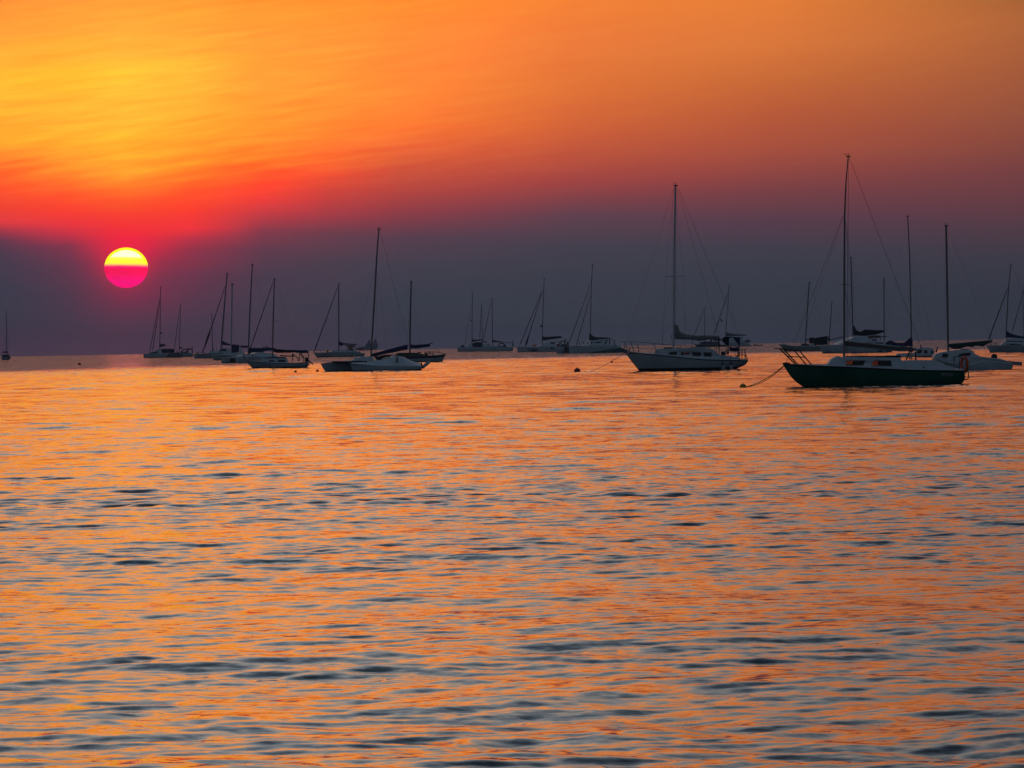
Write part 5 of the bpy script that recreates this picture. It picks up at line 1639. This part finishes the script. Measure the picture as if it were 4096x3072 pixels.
b.slab('bimini', P('E7', (700, 530), (780, 500), (850, 468), (1000, 452), (1060, 462), (1120, 484), (1292, 480), (1292, 502), (1130, 512), (1080, 525), (1040, 505), (960, 522), (850, 545)), 1.7, BROWNC)
b.poles('bimini_frame', [P('E7', (868, 540), (870, 630)), P('E7', (945, 525), (945, 630)), P('E7', (1190, 505), (1195, 640)), P('E7', (1075, 520), (1080, 640))], .035, STEEL, lat=-1.7, mirror=1.7)
b.slab('helm_seat', P('E7', (965, 612), (970, 575), (1040, 572), (1055, 612)), .4, BLACKC)
b.slab('stern_steps', P('E7', (1090, 1000), (1110, 885), (1230, 880), (1200, 1000)), .4, BROWNC, lat=-2.9)
b.slab('stern_steps', P('E7', (1370, 970), (1365, 890), (1470, 890), (1460, 980)), .4, BROWNC, lat=-2.9)
b.mast(P('E7', (395, 640), (385, 300), 'C6', (914, 1400), (905, 1012)), 5.0, tip=.85)
b.blob('sail_cover', P('E7', (388, 165), (440, 195), (470, 290), (570, 345), (640, 330), (740, 278), (1000, 292), (1285, 300), (1320, 310)), P('E7', (395, 455), (700, 472), (1050, 432), (1250, 372), (1320, 325)), .3, BLACKC, n=34, lump=.1)
b.blob('sail_stack', P('E7', (400, 165), (440, 180), (462, 270)), P('E7', (400, 280), (462, 285)), .25, BROWNC, n=8)
b.wire('lazy_line', P('E7', (710, 235))[0], P('E7', (740, 285))[0], k=.8)
b.wire('backstay', P('C6', (916, 1040))[0], P('C6', (1180, 1659))[0], k=.4)
b.wire('backstay', P('C6', (912, 1040))[0], P('C6', (1060, 1659))[0], k=.3)
b.wire('shroud', P('C6', (912, 1050))[0], P('C6', (960, 1659))[0], k=.4, yb=2.0)
b.wire('shroud', P('C6', (896, 1020))[0], P('C6', (880, 1630))[0], k=.4, yb=-2.0)

b = Boat('screened_sloop', 'sloop hidden by the big catamaran, only its plain thick mast and stays showing', 'sailboat', (3550, 1404.5))
b.hull(P('E7', (780, 720), (1100, 740), (1500, 745), (1950, 745)), P('E7', (780, 725), (850, 850), (900, 915), (1500, 905), (1920, 890), (1950, 830)), 2.8, boot=1.5, mats=[BOOT, WHITE, RAIL, DECK])
b.slab('cabin', P('E7', (1020, 740), (1120, 690), (1300, 640), (1360, 700), (1500, 745)), .9, WHITE, taper=.15)
b.mast(P('E7', (1310, 690), (1300, 300), 'C6', (1202, 1500), (1202, 1188)), 4.6, tip=.9, head=False)
b.wire('forestay', P('C6', (1200, 1195))[0], P('E7', (800, 720))[0], k=.4)
b.wire('backstay', P('C8', (90, 630))[0], P('C8', (200, 1180))[0], k=.4)
b.wire('shroud', P('C8', (80, 640))[0], P('C8', (30, 1080))[0], k=.4, yb=-1)

b = Boat('navy_cover_sloop', 'white sloop facing right with peaked navy sail cover at its mast, behind the green boom', 'sailboat', (3640, 1430.0))
b.hull(P('B', (-300, 600), (300, 600), (900, 585), (1380, 590)), P('B', (-300, 610), (-260, 650), (-200, 680), (600, 672), (1250, 664), (1340, 640), (1380, 598)), 2.4, boot=2, mats=[BOOT, WHITE, RAIL, DECK], ts=.18, fine=.3)
cab = b.slab('cabin', P('B', (560, 590), (600, 520), (980, 500), (1040, 420), (1100, 380), (1340, 398), (1410, 440), (1430, 590)), .85, WHITE, taper=.12, bevel=.03)
b.pane(cab, P('B', (1045, 522), (1048, 450), (1070, 430), (1160, 440), (1130, 510)))
b.pane(cab, P('B', (1190, 512), (1200, 460), (1220, 430), (1265, 450), (1275, 520)))
b.pane(cab, P('B', (1345, 520), (1350, 460), (1385, 452), (1400, 520)))
b.slab('vent_fin', P('B', (1440, 490), (1470, 420), (1490, 368), (1506, 372), (1480, 500)), .1, RAIL)
b.slab('deck_gear', P('B', (940, 600), (945, 575), (1390, 562), (1400, 590)), .9, BLACKC)
b.mast(P('B', (915, 560), 'C8', (335, 1160), (328, 820), (318, 400), (301, 62)), 5.6, tip=.7)
b.spreader(P('C8', (275, 812))[0], P('C8', (360, 812))[0], sweep=.9, k=.7)
b.blob('sail_cover', P('E7', (1325, 700), (1400, 630), (1490, 598), (1570, 625), (1650, 668), (1780, 675), (1900, 668), (2000, 580), (2100, 490), (2140, 570)),
       P('E7', (1325, 725), (1650, 752), (2000, 775), (2140, 792)), .15, NAVY, n=32, lump=.1)
b.wire('forestay', P('C8', (322, 365))[0], P('C8', (555, 1285))[0], k=.6)
b.wire('inner_stay', P('C8', (325, 470))[0], P('C8', (462, 1250))[0], k=.6)
b.wire('backstay', P('C8', (292, 80))[0], P('C8', (100, 1130))[0], k=.4)

b = Boat('white_trimaran', 'white trimaran with drooping dark green boom cover, behind the stern of the green sloop', 'trimaran', (3880, 1479.3))
b.hull(P('B', (1395, 640), (1700, 640), (2212, 690), 'E8', (340, 1130), (680, 1135), (1200, 1190), (1400, 1250), (1530, 1305)),
       P('B', (1395, 650), (1480, 800), (1600, 930), 'E8', (230, 1512), (900, 1505), (1482, 1500), (1530, 1345)), 1.9, boot=2, mats=[BOOT, WHITE, WHITE, DECK], ts=.8, name='main_hull')
b.hull(P('B', (1560, 760), (2000, 790), 'E8', (500, 1230), (1350, 1300)), P('B', (1560, 770), (1650, 880), (1700, 930), 'E8', (600, 1508), (1330, 1502), (1380, 1400)), .7, lat=2.1, offs=(-2.1, 2.1), boot=2, mats=[BOOT, WHITE, WHITE, DECK], name='float_hull')
V = []
cab = b.slab('cabin', P('B', (1392, 640), (1400, 570), (1440, 530), (1510, 508), (1700, 470), (1900, 445), (2160, 425), 'E8', (230, 880), (345, 925), (375, 970), (410, 1020), (560, 1090), (690, 1130), (690, 1180), 'B', (2212, 780), (1500, 740)), .95, WHITE, taper=.15, bevel=.03)
b.pane(cab, P('B', (1590, 600), (1610, 530), (1640, 515), (1742, 530), (1730, 580), (1690, 612)))
b.pane(cab, P('B', (1845, 700), (1852, 600), (1876, 602), (1872, 705)))
b.pane(cab, P('E8', (170, 1080), (168, 1000), (310, 975), (332, 1000), (322, 1050), (290, 1075)))
b.slab('cabin_trim', P('B', (1950, 590), (1970, 530), (2110, 498), (2110, 580)), .3, BROWNC, y0=-.90, y1=-.80)
b.slab('roof_hatch', P('E8', (0, 890), (60, 875), (215, 872), (240, 890)), .4, RAIL)
b.mast(P('C8', (675, 1320), (668, 900), (662, 500), (655, 152)), 9.0, tip=.9)
b.spreader(P('C8', (628, 710))[0], P('C8', (692, 708))[0], sweep=.8)
b.blob('sail_cover', P('B', (1752, 310), (2000, 292), 'E8', (0, 712), (330, 668), (600, 652), (800, 632), (970, 626)),
       P('B', (1752, 360), (1790, 400), (1850, 422), (2020, 420), 'E8', (0, 862), (210, 798), (380, 817), (460, 778), (600, 782), (690, 802), (800, 742), (970, 652)), .14, DGREEN, n=44, lump=.14)
b.poles('boom', [P('B', (1740, 330), 'E8', (400, 680), (975, 630))], .06, ALU)
b.wire('backstay', P('C8', (682, 195))[0], P('E8', (950, 600))[0], k=.8)
b.wire('forestay', P('C8', (632, 330))[0], P('C8', (480, 985))[0], k=.5)
b.wire('forestay', P('C8', (480, 985))[0], P('B', (1400, 640))[0], k=.4)
b.wire('shroud', P('C8', (670, 300))[0], P('C8', (790, 1210))[0], k=.4, yb=2.0)
b.wire('shroud', P('C8', (650, 300))[0], P('C8', (640, 1290))[0], k=.4, yb=-2.0)
b.poles('mainsheet', [P('E8', (720, 800), (760, 960), (790, 1120)), P('E8', (880, 1000), (845, 1130))], b.wr * .8, ROPE)
b.slab('outboard_motor', P('E8', (930, 1140), (950, 1070), (985, 1025), (1020, 1015), (1118, 1050), (1110, 1150), (1000, 1160)), .17, BLACKP, bevel=.03)
b.slab('rudder', P('E8', (1532, 1240), (1850, 1262), (1876, 1290), (1864, 1382), (1605, 1356), (1540, 1322)), .035, PALEF, bevel=.01)
b.slab('rudder_head', P('E8', (1425, 1240), (1490, 1228), (1540, 1250), (1545, 1330), (1515, 1330), (1500, 1260)), .06, RAIL)
b.poles('bow_line', [P('B', (1450, 660), (1570, 745), (1600, 760)), P('B', (1480, 670), (1760, 745), (1960, 750))], b.wr, RAIL, lat=-1.0)

b = Boat('blue_cover_sloop', 'white sloop with royal blue sail cover and dark furled jib, at the right end', 'sailboat', (4030, 1409.8))
b.hull(P('E8', (795, 762), (1300, 768), (1930, 778), (2500, 790), (2900, 800)), P('E8', (795, 768), (860, 890), (922, 996), (1930, 978), (2800, 960), (2900, 900)), 2.9, boot=2.5, mats=[BOOT, WHITE, WHITE, DECK])
cab = b.slab('cabin', P('E8', (1180, 770), (1330, 660), (1360, 562), (2200, 555), (2300, 780)), .95, WHITE, taper=.12, bevel=.03)
b.pane(cab, P('E8', (1480, 770), (1470, 735), (1510, 712), (1850, 735), (1890, 775)))
b.pane(cab, P('E8', (1380, 645), (1380, 625), (1900, 640), (1900, 665)))
b.mast(P('E8', (1385, 580), 'C8', (1215, 1000), (1228, 750), (1251, 506)), 4.6, tip=.8)
b.blob('sail_cover', P('E8', (1395, 305), (1440, 345), (1500, 390), (1700, 455), (1930, 500), (2300, 540)), P('E8', (1385, 528), (1500, 530), (1930, 565), (2300, 580)), .2, NAVY, n=24, lump=.08)
b.furl(P('C8', (1222, 718))[0], P('C8', (1045, 1200))[0], 2.1, mat=BLACKC)
b.wire('forestay', P('C8', (1045, 1200))[0], P('E8', (815, 765))[0], k=1.0)
b.wire('backstay', P('C8', (1264, 515))[0], P('C8', (1420, 930))[0], k=.7)
b.poles('stanchion', [P('E8', (958, 570), (955, 765)), P('E8', (1090, 660), (1092, 765))], .03, RAIL, lat=-.9, mirror=.9)
MB().ball(b.L(P('E8', (1435, 742))[0], -1.2), 3.0 * b.s, 1.0, 10).out('side_light', REDP, b.root)

b = Boat('edge_sloop', 'sloop cut by the right edge, only its mast and furled jib in view', 'sailboat', (4130, 1405.6))
b.hull(P('E8', (1750, 760), (2200, 770), (2900, 790)), P('E8', (1750, 770), (1850, 950), (2700, 935), (2900, 850)), 2.8, boot=2, mats=[BOOT, WHITE, WHITE, DECK])
b.slab('cabin', P('E8', (1950, 770), (2000, 680), (2500, 680), (2550, 780)), .9, WHITE, taper=.12)
b.mast(P('E8', (1935, 740), 'C8', (1372, 1000), (1376, 700)), 4.4, tip=.8)
b.furl(P('C8', (1375, 722))[0], P('C8', (1262, 1125))[0], 1.3, mat=BLACKC)
b.spreader(P('C8', (1355, 884))[0], P('C8', (1392, 886))[0], sweep=.6, k=1.0)

# ===== ship on the horizon
b = Boat('coastal_ship', 'hazy ship on the horizon with stepped upperworks, beside the trimaran mast', 'ship', (1462, 1399.5), group=None, dist=4700)
b.hull(P('D5', (1190, 375), (1280, 385), (1470, 345), (1840, 300)), P('D5', (1190, 385), (1200, 420), (1240, 440), (1500, 440), (1790, 440), (1825, 400)), 6, boot=0, mats=[SHIPH, SHIPH, SHIPH, SHIPH])
b.slab('superstructure', P('D5', (1480, 380), (1495, 280), (1530, 262), (1850, 262), (1865, 290), (1840, 400)), 2.2, SHIPH)
b.slab('upper_bridge', P('D5', (1535, 270), (1545, 200), (1580, 170), (1625, 170), (1650, 265)), 1.8, SHIPH)
b.slab('upper_bridge', P('D5', (1710, 270), (1730, 185), (1760, 160), (1810, 165), (1835, 265)), 1.8, SHIPH)
b.slab('funnel', P('D5', (1590, 180), (1582, 135), (1610, 130), (1622, 178)), .8, SHIPH)
b.slab('funnel', P('D5', (1760, 165), (1758, 120), (1800, 115), (1800, 168)), .8, SHIPH)
b.poles('derrick', [P('D5', (1285, 390), (1290, 345)), P('D5', (1285, 350), (1480, 350))], .4, SHIPH)

# ===== buoys and mooring lines
def buoy(name, px, py, rpx, mat, label, sq=1.0, sink=.25, group='mooring buoys'):
    g = sea_point(px, py)
    s = g.y / FPX
    r = rpx * s
    mb = MB().ball((0, 0, r * sq * (.6 - sink)), r, sq, 18)
    # lifting eye on top
    rg = [Vector((math.cos(a) * r * .16, 0, r * sq * (1.6 - sink) + math.sin(a) * r * .16)) for a in np.linspace(0, 6.2832, 13)]
    o = mb.out(name, mat)
    o.location = g
    if group:
        MB().tube(rg, r * .05, 5).out('mooring_eye', RAIL, o)
    thing(o, label, 'buoy', group)
    return o


buoy('mooring_buoy', 317.5, 1459, 6.3, REDP, 'red mooring buoy alone in open water at the far left')
buoy('mooring_buoy', 398, 1457.5, 2.6, BLACKP, 'tiny dark buoy to the right of the red one')
buoy('mooring_buoy', 1182, 1490, 6.2, GREYR, 'grey mooring buoy in front of the small maroon-covered sloop')
buoy('mooring_buoy', 1269.6, 1487, 6.4, BLACKP, 'dark mooring buoy just ahead of the trimaran bow')
buoy('mooring_buoy', 2309.4, 1491.5, 13.0, MAROONB, 'large maroon ball buoy near the white sloop mooring line', sink=.1)
buoy('mooring_float', 2342, 1491, 11.0, PALEF, 'flat pale float where the white sloop mooring line meets the water', sq=.32, sink=.0)
buoy('mooring_buoy', 2972, 1549.5, 14.5, YELLOW, 'half sunk yellow mooring buoy ahead of the green sloop', sq=.95, sink=.55)


def line_between(name, pa, A, pb, B, sag, r, label, strands=1, y=0.0):
    """rope from a point on the water (pixel pa) to a point held by boat B (pixel pb)"""
    a = sea_point(*pa) + Vector((0, 0, .03))
    e = B.root.matrix_basis @ B.L(pb, y) if True else None
    mb = MB()
    for k in range(strands):
        pts = []
        for i in range(25):
            t = i / 24
            p = a.lerp(e, t)
            p.z -= (sag + .05 * k) * 4 * t * (1 - t) * (1.0 + .25 * (1 - t))
            p.x += .02 * k
            pts.append(p)
        mb.tube(pts, r, 6)
    o = mb.out(name, ROPE)
    o['label'] = label
    o['category'] = 'rope'
    o['group'] = 'mooring lines'
    return o, a, e


o1, a1, e1 = line_between('mooring_line', P('C7', (215, 1008))[0], None, P('C7', (705, 722))[0], GREENB, .10, .014, 'sagging double mooring rope from the yellow buoy to the green bow', 2)
o2, a2, e2 = line_between('mooring_line', (2356, 1489.5), None, (2500, 1410), WHITEB, .10, .013, 'thin mooring rope from the pale float up to the white sloop bow', 1)
t_ = .63
pb = a2.lerp(e2, t_)
o = MB().ball((0, 0, 0), 4.2 * pb.y / FPX, 1.1, 12).out('line_float', PALEF)
o.location = pb + Vector((0, 0, -.16))
thing(o, 'small pale ball hanging on the white sloop mooring rope', 'float')
